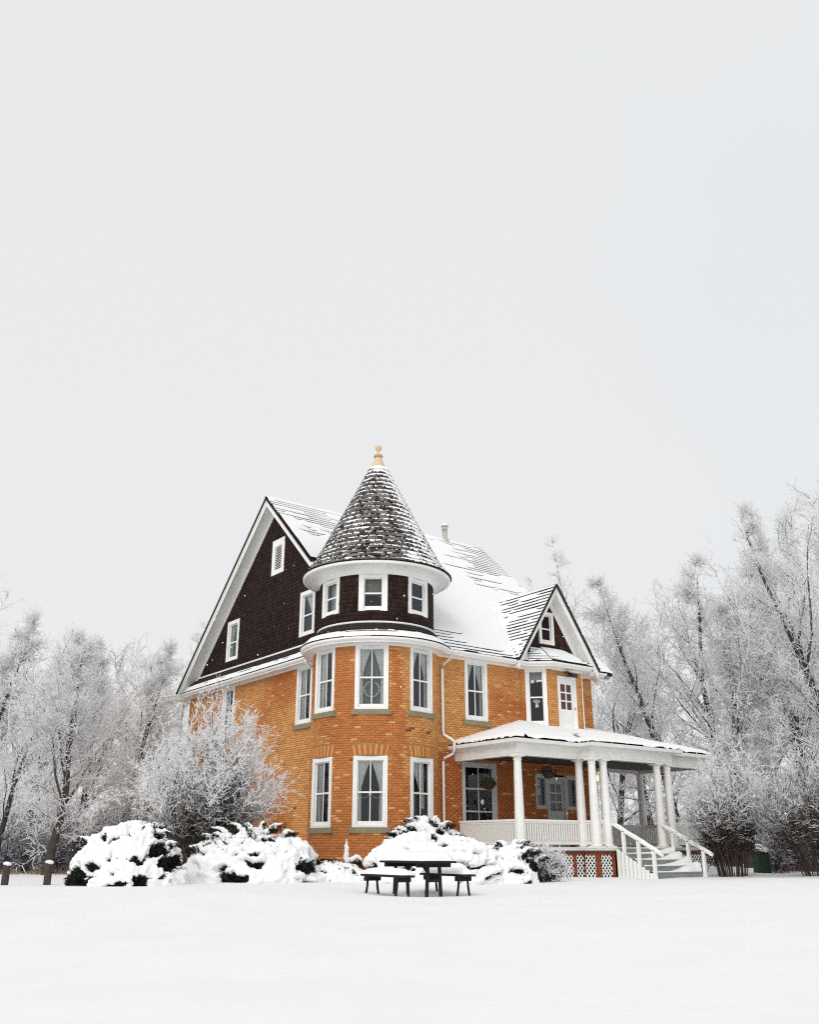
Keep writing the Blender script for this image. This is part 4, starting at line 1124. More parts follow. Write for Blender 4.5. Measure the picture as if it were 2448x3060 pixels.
railing((XP, -.05), (XP, YP + .16)); railing((XP + .16, YP), (PL - .16, YP)); railing((PL, YP - .13), (PL, YPT + .13)); railing((PL + .15, YPT), (6.62, YPT))
railing((9.60, YPT), (PR_ - .15, YPT)); railing((PR_, YPT + .13), (PR_, YP)); railing((PR_ + .05, YP), (XE - .16, YP)); railing((XE, YP + .16), (XE, -.16)); railing((10.35, 0), (XE - .16, 0))

# stairs
SX0, SX1, SY = 6.90, 9.30, YPT - .24
stairs = MB(); nst = 5; rise = ZFL / nst; run = .33
for sx in (SX0 - .05, SX1 + .0):
    stairs.add([(sx, SY, ZFL - .02), (sx, SY - run * nst, -.08), (sx, SY, -.08), (sx + .05, SY, ZFL - .02), (sx + .05, SY - run * nst, -.08), (sx + .05, SY, -.08)], [(0, 1, 2), (3, 5, 4), (0, 3, 4, 1), (0, 2, 5, 3), (1, 4, 5, 2)])
st = stairs.build('porch_stairs', M['white'], house)
for k in range(nst):
    z = ZFL - rise * k
    y = SY - run * k
    q = MB(); q.box(SX0, SX1, y - .022, y, z - rise, z - .03); q.build('riser', M['tread'], st)
    if k < nst - 1:
        q = MB(); q.box(SX0, SX1, y - run - .03, y - .023, z - rise - .035, z - rise); q.build('tread', M['tread'], st)
        # snow lying on the tread, deeper to the right
        q = MB(); n = 30; vv = []
        for i in range(n + 1):
            x = SX0 + .02 + (SX1 - SX0 - .04) * i / n; t = i / n
            hgt = .025 + .035 * vnoise(x * 2.3, k * 3.1, 4) + .19 * max(0, (t - (.62 - .05 * k)) / .4) ** 1.3 * (0.8 + .4 * vnoise(x * 3, k, 6))
            fr_ = y - run - .03 + .05 * vnoise(x * 3, k * 5, 8)
            hgt = min(hgt, .30)
            for (yy, hh) in ((fr_, .002), (fr_ + .02, hgt * .75), (fr_ + .12, hgt), (y - .06, hgt * .9), (y - .0245, hgt * .8)): vv.append((x, yy, z - rise + hh))
        q.add(vv, [(i * 5 + j, (i + 1) * 5 + j, (i + 1) * 5 + j + 1, i * 5 + j + 1) for i in range(n) for j in range(4)])
        q.build('snow', M['snow_fine'], st, True)
# white side boards left of the stairs
q = MB(); q.box(SX0 - .075, SX0 - .055, SY - 1.0, SY, -.05, .05)
for i in range(10):
    yy = SY - .05 - i * .155
    h_ = max(.03, ZFL - .06 - (i * .155) / run * rise)
    b = MB(); b.box(SX0 - .10, SX0 - .078, yy - .13, yy, -.05, h_); b.build('side_board', M['white'], st)
for sx in (SX0 - .02, SX1 + .02):
    h = MB(); a = Vector((sx, SY + .12, ZRL - .10)); b = Vector((sx, SY - 1.78, .66)); h.beam(a, b, .09, .07); hr = h.build('stair_handrail', M['white'], house)
    s = MB(); n = 16
    vv = []
    for i in range(n + 1):
        p = a.lerp(b, .06 + .94 * i / n); w_ = .045; hh = .05 + .03 * vnoise(i * .6, sx, 3)
        for (dx, dz) in ((-w_, .03), (-w_ * .7, .03 + hh * .8), (0, .03 + hh), (w_ * .7, .03 + hh * .8), (w_, .03)): vv.append((p.x + dx, p.y, p.z + dz))
    s.add(vv, [(i * 5 + j, (i + 1) * 5 + j, (i + 1) * 5 + j + 1, i * 5 + j + 1) for i in range(n) for j in range(4)] + [tuple(range(5)), tuple(range(n * 5, n * 5 + 5))]); s.build('snow', M['snow_fine'], hr, True)
    for f in (.22, .52, .82):
        p = a.lerp(b, f); q = MB(); zb_ = max(-.05, ZFL - rise * ((SY - p.y) / run + .9)); q.box(p.x - .045, p.x + .045, p.y - .045, p.y + .045, zb_, p.z - .02); q.build('baluster', M['white'], hr)
# wall lamp
q = MB(); q.box(10.05, 10.17, -.10, -.02, 3.28, 3.46); lamp = q.build('wall_lamp', M['black'], house)
q = MB(); q.lathe((10.11, -.16), [(0, 3.22), (.05, 3.25), (.065, 3.34), (.04, 3.42), (0, 3.44)], n=12); q.build('bulb', M['bulb'], lamp, True)


# ------------------------------------------------------------------ small things on the house
def hanging_basket(x, y, z, label, flowers):
    e_ = empty('hanging_basket', (x, y, z)); tag(e_, label, 'hanging basket', 'hanging baskets under the porch beam')
    b = MB(); b.lathe((0, 0), [(0, -.16), (.10, -.15), (.17, -.06), (.19, .02), (.17, .02)], n=16); b.build('bowl', M['basket'], e_, True)
    w = MB()
    for k in range(3):
        a = k * 2.094; w.tube([(.18 * math.cos(a), .18 * math.sin(a), .02), (0, 0, 3.64 - z)], .006, 4)
    w.build('hanger', M['black'], e_)
    r = np.random.default_rng(int(x * 100)); V = []; F = []
    for k in range(420):
        d = r.normal(size=3); d /= np.linalg.norm(d); p = d * np.array([.25, .25, .17]) * r.random() ** .4 + np.array([0, 0, .06]); 
        if p[2] < 0: p[2] *= 1.1
        t = r.normal(size=3); t /= np.linalg.norm(t); s = np.cross(t, d); s /= np.linalg.norm(s) + 1e-6; L = .05 + .06 * r.random()
        i = len(V); V += [p - s * L * .3, p + t * L, p + s * L * .3, p - t * L * .6]; F.append((i, i + 1, i + 2, i + 3))
    link('foliage', np_mesh('foliage', np.array(V), np.array(F), 4), M['basket_leaf'], e_)
    if flowers:
        f = MB()
        for k in range(7):
            p = Vector((r.normal() * .07, -.18 + r.normal() * .05, .12 + r.normal() * .04))
            f.tube([p, p + Vector((0, -.03, .02))], [.022, .03], 6)
        f.build('flowers', M['flower'], e_)


hanging_basket(XP + .02, -1.48, 2.78, 'dark hanging basket before the tall ground floor porch window', False)
hanging_basket(4.96, YP + .12, 3.12, 'hanging basket with red flowers before the front door', True)
# wreath hanging in the middle tower window
wm = tower_m(AZ_C, TR)
V = MB()
for k in range(30):
    if k in (6, 7, 8): continue
    a = k / 30 * 2 * math.pi; p = wm @ Vector((.0 + .24 * math.cos(a), -.12, 5.66 + .24 * math.sin(a)))
    V.tube([p + Vector((0, 0, -.02)), p, p + Vector((0.01, 0.0, .03))], [.012, .03 + .015 * random.random(), .01], 6)
tag(V.build('wreath', M['wreath'], None, True), 'pale wreath hanging in the middle upper window of the tower', 'wreath')
am = local((6.72 + 0.41 * S2, -0.41 * S2), (S2, -S2, 0), (-S2, -S2, 0))
V = MB()
V.tube([am @ Vector((0, -.13, 5.68)), am @ Vector((0, -.13, 5.78)), am @ Vector((0, -.13, 5.88))], [.085, .06, .03], 8)
V.tube([am @ Vector((0, -.13, 5.87)), am @ Vector((0, -.13, 5.93)), am @ Vector((0, -.13, 5.98))], [.03, .045, .02], 8)
for sx in (-1, 1): V.tube([am @ Vector((0, -.13, 5.82)), am @ Vector((sx * .1, -.13, 5.90)), am @ Vector((sx * .08, -.13, 5.98))], [.02, .05, .02], 6)
tag(V.build('angel_ornament', M['wreath'], None, True), 'white winged ornament hanging in the bay window beside the balcony door', 'ornament')
V = MB(); lm = tower_m(AZ_C, TR)
V.tube([lm @ Vector((0, -.035, 2.34)), lm @ Vector((0, -.035, 2.47)), lm @ Vector((.02, -.035, 2.60))], [.01, .035, .008], 6)
for sx in (-1, 1):
    V.tube([lm @ Vector((sx * .40 * t, -.11, 2.46 - .55 * t * (1 - t) - .0 * t)) for t in np.linspace(0, 1, 9)], .008, 4)
tag(V.build('window_garland', M['wreath'], None, True), 'thin pale garland in the lower middle window of the tower', 'garland')
V = MB(); p0 = Vector((4.42, -.12, 2.33))
for k in range(9):
    a = k / 9 * 2 * math.pi; V.tube([p0, p0 + Vector((.10 * math.cos(a), 0, .10 * math.sin(a)))], [.03, .004], 5)
V.tube([p0 + Vector((0.08, 0, -.2)), p0 + Vector((.11, 0, -.26))], [.03, .01], 5)
tag(V.build('star_ornament', M['wreath'], None), 'small white star hanging at the tall porch window', 'ornament')

# ------------------------------------------------------------------ snow-laden junipers and mounds
def ico(sub=2):
    import bmesh
    bm = bmesh.new(); bmesh.ops.create_icosphere(bm, subdivisions=sub, radius=1.0)
    V = np.array([v.co[:] for v in bm.verts]); F = np.array([[v.index for v in f.verts] for f in bm.faces]); bm.free(); return V, F
IV, IF = ico(2)
TEX = bpy.data.textures.new('snow_lumps', 'CLOUDS'); TEX.noise_scale = 0.16; TEX.noise_depth = 2


def blobs(name, bl, parent, voxel=.04, disp=.05, material='snow'):
    V = []; F = []; n = 0
    for (c, r) in bl:
        V.append(IV * np.array(r) + np.array(c)); F.append(IF + n); n += len(IV)
    o = link(name, np_mesh(name, np.concatenate(V), np.concatenate(F), 3), M[material], parent, True)
    m = o.modifiers.new('merge', 'REMESH'); m.mode = 'VOXEL'; m.voxel_size = voxel; m.use_smooth_shade = True
    if disp:
        d = o.modifiers.new('lumps', 'DISPLACE'); d.texture = TEX; d.strength = disp; d.mid_level = .5; d.texture_coords = 'LOCAL'
    return o


def needles(name, pts, dirs, r, parent, material='juniper', L=(.06, .16)):
    n = len(pts); l = L[0] + (L[1] - L[0]) * r.random(n); w = .012 + .02 * r.random(n)
    t = dirs + r.normal(size=(n, 3)) * .5; t /= np.linalg.norm(t, axis=1)[:, None]
    s = np.cross(t, r.normal(size=(n, 3))); s /= np.linalg.norm(s, axis=1)[:, None]
    V = np.stack([pts - s * w[:, None], pts + s * w[:, None], pts + t * l[:, None] + s * w[:, None] * .3, pts + t * l[:, None] - s * w[:, None] * .3], 1).reshape(-1, 3)
    F = np.arange(n * 4).reshape(n, 4)
    o = link(name, np_mesh(name, V, F, 4), M[material], parent); o['kind'] = 'stuff'
    return o


from mathutils import noise as mnoise


def n3(x, y, z, f, seed): return mnoise.noise(Vector((x * f + seed * 7.3, y * f - seed * 3.1, z * f + seed * 1.7)))


def bill(x, y, z, f, seed): return 1 - abs(n3(x, y, z, f, seed)) * 1.9


def juniper(u, d, half_w, depth, h, seed, label, gaps, holes=.16, lump=1.0, tips=14, name='snowy_juniper', tipcurl=1, peak=0.0, dead=()):
    """spreading shrub under snow. gaps: (x,z,r) in shrub units where the dark inside shows; holes: how readily snow breaks open"""
    r = np.random.default_rng(seed); c = at(u, d); e_ = empty(name, c); e_.rotation_euler = (0, 0, YAW - math.pi / 2)
    tag(e_, label, 'shrub', 'snow laden shrubs along the house')
    na, ne = 250, 84; V = []; CV = []; P = []; D = []
    for j in range(ne + 1):
        el = (j / ne) * math.pi / 2
        for i in range(na):
            a = i / na * 2 * math.pi
            x, y, z = math.cos(el) * math.cos(a), math.cos(el) * math.sin(a), math.sin(el)
            px, py, pz = x * half_w, y * depth, z * h
            b1 = bill(px, py, pz * 1.5, 1.7, seed); b2 = bill(px, py, pz * 1.1, 3.6, seed + 3); b3 = n3(px, py, pz, 11, seed + 5)
            up = bill(px, py, (pz + .10) * 1.5, 1.7, seed) * .6 + bill(px, py, (pz + .07) * 1.1, 3.6, seed + 3) * .3
            here = b1 * .6 + b2 * .3
            b4 = n3(px, py, pz, 23, seed + 6)
            g = (up - here) - holes + .14 * b3 + .08 * b4 - .12 * max(0, z - .8)
            for gx, gz, gr in gaps:
                if y < .3: g = max(g, .28 * (1.25 - math.hypot(x - gx, (z - gz) * 1.2) / gr) + .20 * b3 + .1 * b4)
            k = min(1, max(0, g / .10 + .35)); k = k * k * (3 - 2 * k)
            big = 1 + .16 * n3(px, py, pz, .8, seed + 9) + .10 * lump * (b1 - .6) + .055 * lump * (b2 - .6) + .028 * b3 + .012 * b4
            if peak: big += peak * max(0, z - .75)
            sh = big * (1 - .24 * k)
            drop = -.03 * (1 - z) * (1 - k)
            V.append((px * sh, py * sh, max(-.08, pz * sh + drop - (.02 if j == 0 else 0))))
            cs = .875 * (1 + .16 * n3(px, py, pz, .8, seed + 9) + .10 * lump * (b1 - .6) + .05 * n3(px, py, pz, 5, seed + 2))
            CV.append((px * cs, py * cs, pz * cs))
            if y < .35 and (k > .3 or r.random() < .03) and r.random() < .8:
                nn = np.array([x / half_w, y / depth, z / h]); nn /= np.linalg.norm(nn)
                for _ in range(2): P.append(np.array(CV[-1]) + r.normal(size=3) * .03); D.append(nn * .7 + np.array([0, 0, -.1]))
    F = []
    for j in range(ne):
        for i in range(na):
            F.append((j * na + i, j * na + (i + 1) % na, (j + 1) * na + (i + 1) % na, (j + 1) * na + i))
    F = np.array(F)
    link('snow_cover', np_mesh('snow_cover', np.array(V), F, 4), M['snow_fine'], e_, True)
    link('inner_foliage', np_mesh('inner_foliage', np.array(CV), F, 4), M['juniper'], e_, True)
    bl = []
    for k in range(tips):
        a = r.uniform(math.pi * .95, math.pi * 2.05); x, y = math.cos(a), math.sin(a) * .5; z0 = r.uniform(.55, 1.0)
        q = math.sqrt(max(0, 1 - z0 * z0))
        p = np.array([x * half_w * q, y * depth * q, z0 * h * .98]); dr = np.array([x * .8, y * .5, .65 + .4 * r.random()]); dr /= np.linalg.norm(dr)
        L = r.uniform(.16, .36)
        for j in range(9):
            t = j / 8; pp = p + dr * L * t + np.array([x * .12 * t * t, 0, -.13 * t * t * tipcurl]) + r.normal(size=3) * .012; rr = .078 * (1 - t * .7) * r.uniform(.7, 1.25)
            bl.append((pp + np.array([0, 0, .02]), (rr, rr, rr * .75)))
            for _ in range(5): P.append(pp + r.normal(size=3) * .035 - np.array([0, 0, .075])); D.append(dr - np.array([0, 0, .45]))
    if bl: blobs('snow_tips', bl, e_, .022, .035)['kind'] = 'stuff'
    if P: needles('needles', np.array(P), np.array(D), r, e_, L=(.04, .11))
    return e_


juniper(388, 23.0, 1.36, 1.1, 1.36, 201, 'wide snow-laden shrub left of the tall frosted bush, dark hollow at its left foot', [(-.74, .10, .22), (.62, .62, .12), (.82, .38, .13), (.45, .10, .10), (.12, .03, .07), (.55, .85, .09), (-.5, .33, .07), (.3, .45, .06)], holes=.25, tips=8)
juniper(760, 25.0, 1.78, 1.2, 1.36, 202, 'long snow-laden shrub between the tall frosted bush and the tower', [(-.25, .10, .12), (-.05, .08, .08), (.86, .30, .14), (.1, .55, .06), (.2, .85, .05)], holes=.27, tips=26)
juniper(1275, 27.6, 1.15, .8, 1.58, 203, 'drooping snowy evergreen against the tower wall beside the downpipe', [(-.42, .66, .22), (-.74, .5, .18), (.35, .80, .10), (.1, .93, .06)], holes=.22, tips=24)
juniper(1300, 25.4, 2.0, 1.2, 1.12, 204, 'largest smooth snow mound shrub right behind the picnic table', [(.84, .22, .05), (.12, .80, .05), (-.3, .3, .03), (.62, .45, .03)], holes=.29, lump=.8, tips=9, peak=.3)
juniper(985, 25.6, 1.25, .7, .48, 205, 'low snow mound at the foot of the tower', [(-.1, .5, .06)], holes=.35, lump=.6, tips=0)
juniper(1530, 25.3, .70, .6, .92, 206, 'small snowy evergreen beside the porch corner', [(.80, .45, .14), (.45, .75, .08)], holes=.28, tips=12)
# small upright sprout before the tower
e_ = empty('snowy_sprout', at(1048, 26.6)); e_.rotation_euler = (0, 0, YAW - math.pi / 2); tag(e_, 'small snow-coated sprout with two arms before the tower wall', 'shrub')
bl = []
for j in range(14):
    t = j / 13; w_ = (1 - t * .72) * random.uniform(.6, 1.15)
    bl.append(((-.08 - .05 * t + random.uniform(-.03, .03), 0, .35 + .66 * t), (.10 * w_, .10 * w_, .06)))
    bl.append(((-.05 + .36 * t, random.uniform(-.03, .03), .40 + .17 * math.sin(t * 2.6) + random.uniform(-.02, .03)), (.085 * w_ + .02, .08, .055)))
blobs('snow_cover', bl, e_, .02, .07)
r = np.random.default_rng(7); P = np.stack([r.uniform(-.15, .35, 160), r.normal(0, .05, 160), r.uniform(.3, .5, 160)], 1); needles('needles', P, np.tile([0.2, 0, -.3], (160, 1)), r, e_)

# ------------------------------------------------------------------ picnic table and benches
LX = (RT * -.517 + FW * .856); SX_ = (RT * .856 + FW * .517)      # long axis (away-left), short axis (right)
near = at(1270, 19.6)
TCN = near + LX * .92 + SX_ * .38
Mt = Matrix(((LX[0], SX_[0], 0, 0), (LX[1], SX_[1], 0, 0), (0, 0, 1, 0), (0, 0, 0, 1)))
rotz = math.atan2(LX[1], LX[0])


def snow_slab(name, x0, x1, y0, y1, z, h, parent, seed):
    nx, ny = 26, 14; vv = []; mb = MB()
    for i in range(nx + 1):
        for j in range(ny + 1):
            s, t = i / nx, j / ny; x = x0 + (x1 - x0) * s; y = y0 + (y1 - y0) * t
            ed = min(s, 1 - s) * (x1 - x0), min(t, 1 - t) * (y1 - y0); m = min(ed)
            f = min(1, m / .17) ** .55
            vv.append((x + .02 * (vnoise(x * 5, y * 5, seed) - .5), y + .02 * (vnoise(x * 5, y * 5, seed + 2) - .5), z + .006 + h * f * (.85 + .3 * fbm(x * 3, y * 3, seed + 1, 2))))
    mb.add(vv, [(i * (ny + 1) + j, (i + 1) * (ny + 1) + j, (i + 1) * (ny + 1) + j + 1, i * (ny + 1) + j + 1) for i in range(nx) for j in range(ny)])
    return mb.build(name, M['snow_fine'], parent, True)


tab = empty('picnic_table', TCN, rotz); tab.scale = (.94, .94, 1); tag(tab, 'dark wooden picnic table under a thick slab of snow on the lawn', 'table')
HT = .56
for k in range(5):
    y = -.36 + k * .18; q = MB(); q.box(-.92 + .02 * (k % 2), .92 - .015 * (k % 3), y - .085, y + .085, HT - .04, HT); q.build('top_board', M['dark_wood'], tab)
for x in (-.68, .68):
    q = MB(); q.box(x - .045, x + .045, -.42, .42, HT - .12, HT - .041); q.build('cleat', M['dark_wood'], tab)
    for y in (-.15, .15):
        w_ = .029; k_ = .03 * (1 if y > 0 else -1); q = MB(); q.hexa([(x - w_, y - w_ + k_, -.15), (x + w_, y - w_ + k_, -.15), (x + w_, y + w_ + k_, -.15), (x - w_, y + w_ + k_, -.15), (x - w_, y - w_, HT - .12), (x + w_, y - w_, HT - .12), (x + w_, y + w_, HT - .12), (x - w_, y + w_, HT - .12)]); q.build('leg', M['dark_wood'], tab)
    q = MB(); q.box(x - .04, x + .04, -.16, .16, .16, .21); q.build('stretcher', M['dark_wood'], tab)
    sg = -1 if x > 0 else 1
    q = MB(); q.beam((x, .0, .19), (x + sg * .45, .0, HT - .08), .045, .05); q.build('brace', M['dark_wood'], tab)
snow_slab('snow_slab', -.88, .88, -.42, .42, HT, .17, tab, 41)
for (off, lab, cut) in ((-.72, 'snow-covered bench on the near left side of the picnic table', .1), (.74, 'snow-covered bench on the far right side of the picnic table', 0)):
    c = TCN + SX_ * off; b_ = empty('picnic_bench', c, rotz); b_.scale = (.92, .94, 1); tag(b_, lab, 'bench', 'benches of the picnic table')
    HB = .30
    for y in (-.085, .085):
        q = MB(); q.box(-.92, .92, y - .08, y + .08, HB - .04, HB); q.build('seat_board', M['dark_wood'], b_)
    for x in (-.66, .66):
        q = MB(); q.box(x - .05, x + .05, -.19, .19, HB - .13, HB - .041); q.build('cleat', M['dark_wood'], b_)
        for y in (-.12, .12):
            q = MB(); q.tube([(x, y, HB - .12), (x, y * 1.05, .08), (x, y * 1.35, -.12)], [.030, .030, .032], 4); q.build('leg', M['dark_wood'], b_)
    snow_slab('snow_slab', -.90, .90, -.155, .155, HB, .13, b_, 51 + int(off * 10))

# ------------------------------------------------------------------ wooden bollards
for (u, d, hz, lab) in ((28, 24.0, .43, 'left wooden bollard with snow cap near the left edge'), (153, 23.8, .47, 'right wooden bollard with snow cap nearer the wide shrub')):
    e_ = empty('wooden_bollard', at(u, d)); tag(e_, lab, 'bollard', 'wooden bollards by the tree line')
    q = MB(); q.lathe((0, 0), [(.088, -.2), (.086, hz - .05), (.083, hz), (0, hz)], n=16); q.build('post', M['post'], e_)
    blobs('snow_cap', [((0, 0, hz + .02), (.095, .095, .05)), ((.015, -.02, hz + .01), (.09, .09, .05)), ((-.02, .02, hz + .03), (.08, .08, .045))], e_, .015, .02)

# green box among the right-hand shrubs
gb = empty('green_box', at(2272, 34.5), YAW - math.pi / 2 + .15); tag(gb, 'dark green box topped with snow between the right shrubs', 'box')
q = MB(); q.hexa([(-.24, -.2, -.05), (.24, -.2, -.05), (.24, .2, -.05), (-.24, .2, -.05), (-.22, -.18, .66), (.20, -.18, .66), (.20, .18, .66), (-.22, .18, .66)]); q.hexa([(-.26, -.22, .66), (.24, -.22, .66), (.24, .22, .66), (-.26, .22, .66), (-.26, -.22, .70), (.24, -.22, .70), (.24, .22, .70), (-.26, .22, .70)]); q.build('body', M['green_box'], gb)
blobs('snow_cap', [((0, 0, .76), (.30, .26, .11)), ((-.08, 0, .86), (.18, .18, .11)), ((.1, -.05, .72), (.2, .2, .08))], gb, .03, .04)

# ------------------------------------------------------------------ trees and shrubs
class Segs:
    def __init__(self): self.a = []; self.b = []; self.r0 = []; self.r1 = []; self.f = []; self.n = []
    def add(self, a, b, r0, r1, f, n): self.a.append(a); self.b.append(b); self.r0.append(r0); self.r1.append(r1); self.f.append(f); self.n.append(n)
    def mesh(self, name):
        """tapered prisms without caps, n sides; triangles"""
        A = np.array(self.a, float); B = np.array(self.b, float); R0 = np.array(self.r0); R1 = np.array(self.r1); FR = np.array(self.f); N = np.array(self.n)
        Vs = []; Fs = []; at_ = []; base = 0
        for n in np.unique(N):
            m = N == n; a, b, r0, r1, fr = A[m], B[m], R0[m], R1[m], FR[m]; k = len(a)
            d = b - a; d /= np.linalg.norm(d, axis=1)[:, None] + 1e-9
            ref = np.where(np.abs(d[:, 2:3]) < .95, np.array([[0, 0, 1.]]), np.array([[1., 0, 0]]))
            s = np.cross(d, ref); s /= np.linalg.norm(s, axis=1)[:, None] + 1e-9; u = np.cross(s, d)
            ang = (np.arange(n) + .5) / n * 2 * np.pi + (np.pi / 6 if n == 3 else 0)
            ring = s[:, None, :] * np.cos(ang)[None, :, None] + u[:, None, :] * np.sin(ang)[None, :, None]
            V = np.concatenate([a[:, None] + ring * r0[:, None, None], b[:, None] + ring * r1[:, None, None]], 1)
            j = np.arange(n); q = np.stack([j, (j + 1) % n, (j + 1) % n + n, j + n], -1)
            F = (np.arange(k)[:, None, None] * (2 * n) + q[None]).reshape(-1, 4) + base
            Vs.append(V.reshape(-1, 3)); Fs.append(F); at_.append(np.repeat(fr, n)); base += k * 2 * n
        return np_mesh(name, np.concatenate(Vs), np.concatenate(Fs), 4, face_attr=np.concatenate(at_))


def unit(v): return v / (math.sqrt(v[0] * v[0] + v[1] * v[1] + v[2] * v[2]) + 1e-9)


def branch(S, p, d, L, r, rng, n, fr, sides, wob=.12, up=.06, end=.35, frg=0.0):
    """polyline branch; returns list of (point, direction, t, radius)"""
    out = []; seg = L / n; r_end = r * end
    for i in range(n):
        d = unit(d + rng.normal(size=3) * wob + np.array([0, 0, up])); q = p + d * seg
        ra = r + (r_end - r) * i / n; rb_ = r + (r_end - r) * (i + 1) / n
        S.add(p, q, ra, rb_, fr + frg * i / n, sides); out.append((q, d, (i + 1) / n, rb_)); p = q
    return out


def side_dir(d, ang, rng):
    x = rng.normal(size=3); s = x - d * (x @ d); s = unit(s)
    return unit(d * math.cos(ang) + s * math.sin(ang))


def tree_mesh(H, seed, lean=(0, 0), r0=.17, low=.18, nmain=26, spread=.5, ang=(30, 55), dens=1.0, frost=.95, upright=.04, tw=1.0, lead=True):
    rng = np.random.default_rng(seed); T = Segs(); C = Segs()
    p = np.array([0., 0., -.3]); d = unit(np.array([lean[0], lean[1], 1.0])); n = 12; trunk = []
    for i in range(n):
        d = unit(d + rng.normal(size=3) * .045 + np.array([lean[0], lean[1], 1]) * .05); q = p + d * H / n
        ra, rb_ = r0 * (1 - i / n) ** .9 + .012, r0 * (1 - (i + 1) / n) ** .9 + .012
        T.add(p, q, ra, rb_, -1.1 + .9 * (i / n) ** 2, 7); trunk.append((p, q, d, (i + .5) / n, ra)); p = q
    nlead = 5 if lead else 0
    for k in range(nmain + nlead):
        t = low + (1 - low) * ((k + rng.random()) / nmain) ** 1.0 * .97
        if k >= nmain: t = rng.uniform(.28, .62)
        i = min(n - 1, int(t * n)); a, b, dd, _, ra = trunk[i]; w = t * n - i; p = a + (b - a) * w
        L = H * spread * (1.04 - t) ** .95 * rng.uniform(.5, 1.2)
        dr = side_dir(dd, math.radians(rng.uniform(*ang)), rng); r = min(ra * .5, .010 + L * .0065)
        nm = 8
        if k >= nmain:
            L = H * (1.0 - t) * rng.uniform(.75, .98); dr = side_dir(dd, math.radians(rng.uniform(12, 26)), rng); r = min(ra * .5, .06); nm = 12
        elif lead and t > .6: L *= .8
        main = branch(T, p, dr, L, r, rng, nm, -.75, 5, .11, upright, .13, 1.0)
        for (q, d1, s, rr) in main:
            for _ in range(int(rng.integers(1, 4) * dens + .5)):
                L2 = (.25 + min(L, 4.5) * (.34 - .13 * s)) * rng.uniform(.5, 1.25); d2 = side_dir(d1, math.radians(rng.uniform(25, 62)), rng)
                sec = branch(C, q - d1 * L / nm * rng.random(), d2, L2, .009 + .003 * L2, rng, 4, -.32, 4, .18, .05, .35, .35)
                for (q2, d3, s2, rr2) in sec:
                    for _ in range(int(rng.integers(1, 4))):
                        L3 = rng.uniform(.15, .48); d4 = side_dir(d3, math.radians(rng.uniform(25, 65)), rng); rt_ = rng.uniform(.009, .021) * tw
                        tw_ = branch(C, q2 - d3 * L2 / 4 * rng.random(), d4, L3, rt_, rng, 2, frost * rng.uniform(.35, 1.0), 3, .25, .03)
                        for (q3, d5, s3, r3) in tw_:
                            if rng.random() < .6:
                                d6 = side_dir(d5, math.radians(rng.uniform(30, 70)), rng); q4 = q3 + d6 * rng.uniform(.06, .2)
                                C.add(q3, q4, rt_ * .8, rt_ * .4, frost + .1, 3)
    return T.mesh('trunk'), C.mesh('crown')


def make_tree(name, H, seed, material='bark', **kw):
    tm, cm = tree_mesh(H, seed, **kw)
    e_ = empty(name); link('trunk', tm, M[material], e_); link('crown', cm, M[material], e_)
    e_['H'] = H
    return e_


protos_t = [make_tree('frosted_tree', 9.0, 301, nmain=24, spread=.46, low=.12, r0=.17, ang=(35, 70), dens=.85),
            make_tree('frosted_tree', 9.0, 302, nmain=24, spread=.42, low=.16, r0=.15, lean=(.04, .03), ang=(35, 68), dens=.85),
            make_tree('frosted_tree', 13.0, 303, nmain=24, spread=.48, low=.16, r0=.19, ang=(35, 70), dens=.85),
            make_tree('frosted_tree', 15.0, 304, nmain=24, spread=.42, low=.10, r0=.24, ang=(28, 60), upright=.05, tw=1.0, dens=1.0),
            make_tree('frosted_tree', 14.0, 305, nmain=24, spread=.24, low=.22, r0=.11, ang=(20, 48), upright=.06, dens=.45, tw=.75, lead=False)]
used = set()
def place(k, ut, d, vtop, rz, label, lean=0.0, group='frosted trees of the wood'):
    """ut, vtop: where the tip shows; the trunk stands straight below it unless it leans (degrees, + to the right)"""
    o = protos_t[k]
    if k in used: o = copy_tree(o)
    used.add(k)
    H = o['H']; zt_ = top_z(vtop, d); s = zt_ / H
    tip = at(1224 + (ut - 1224) * (2570 + 6046) / (vtop + 6046), d, -.05)
    base = tip - RT * math.tan(math.radians(lean)) * zt_
    ax = Vector((0, 0, 1)).cross(Vector(RT)); q = Matrix.Rotation(math.radians(lean), 3, ax) @ Matrix.Rotation(rz, 3, 'Z')
    o.location = base; o.rotation_euler = q.to_euler(); o.scale = (s, s, s)
    tag(o, label, 'tree', group)


# left wood
place(0, 300, 30.5, 1880, .3, 'frosted tree with thick brown trunk leaning right behind the bollards', 6)
place(1, 345, 33, 1885, 1.1, 'slim frosted tree just right of the thick leaning trunk', 4)
place(2, 75, 33, 1960, 2.0, 'frosted tree behind the left bollard')
place(0, 175, 37, 1890, 3.4, 'frosted tree standing between the two bollards')
place(3, -75, 29, 1650, 4.0, 'tall tree at the left edge reaching its branches into view')
place(1, 425, 40, 1900, 5.2, 'frosted tree half behind the wide snowy shrub')
place(4, 560, 50, 1835, .9, 'thin tall tree behind the left roof edge')
place(2, 480, 47, 1940, 3.1, 'far frosted tree left of the roof edge')
place(1, 15, 36, 1815, 4.9, 'frosted tree at the very left edge')
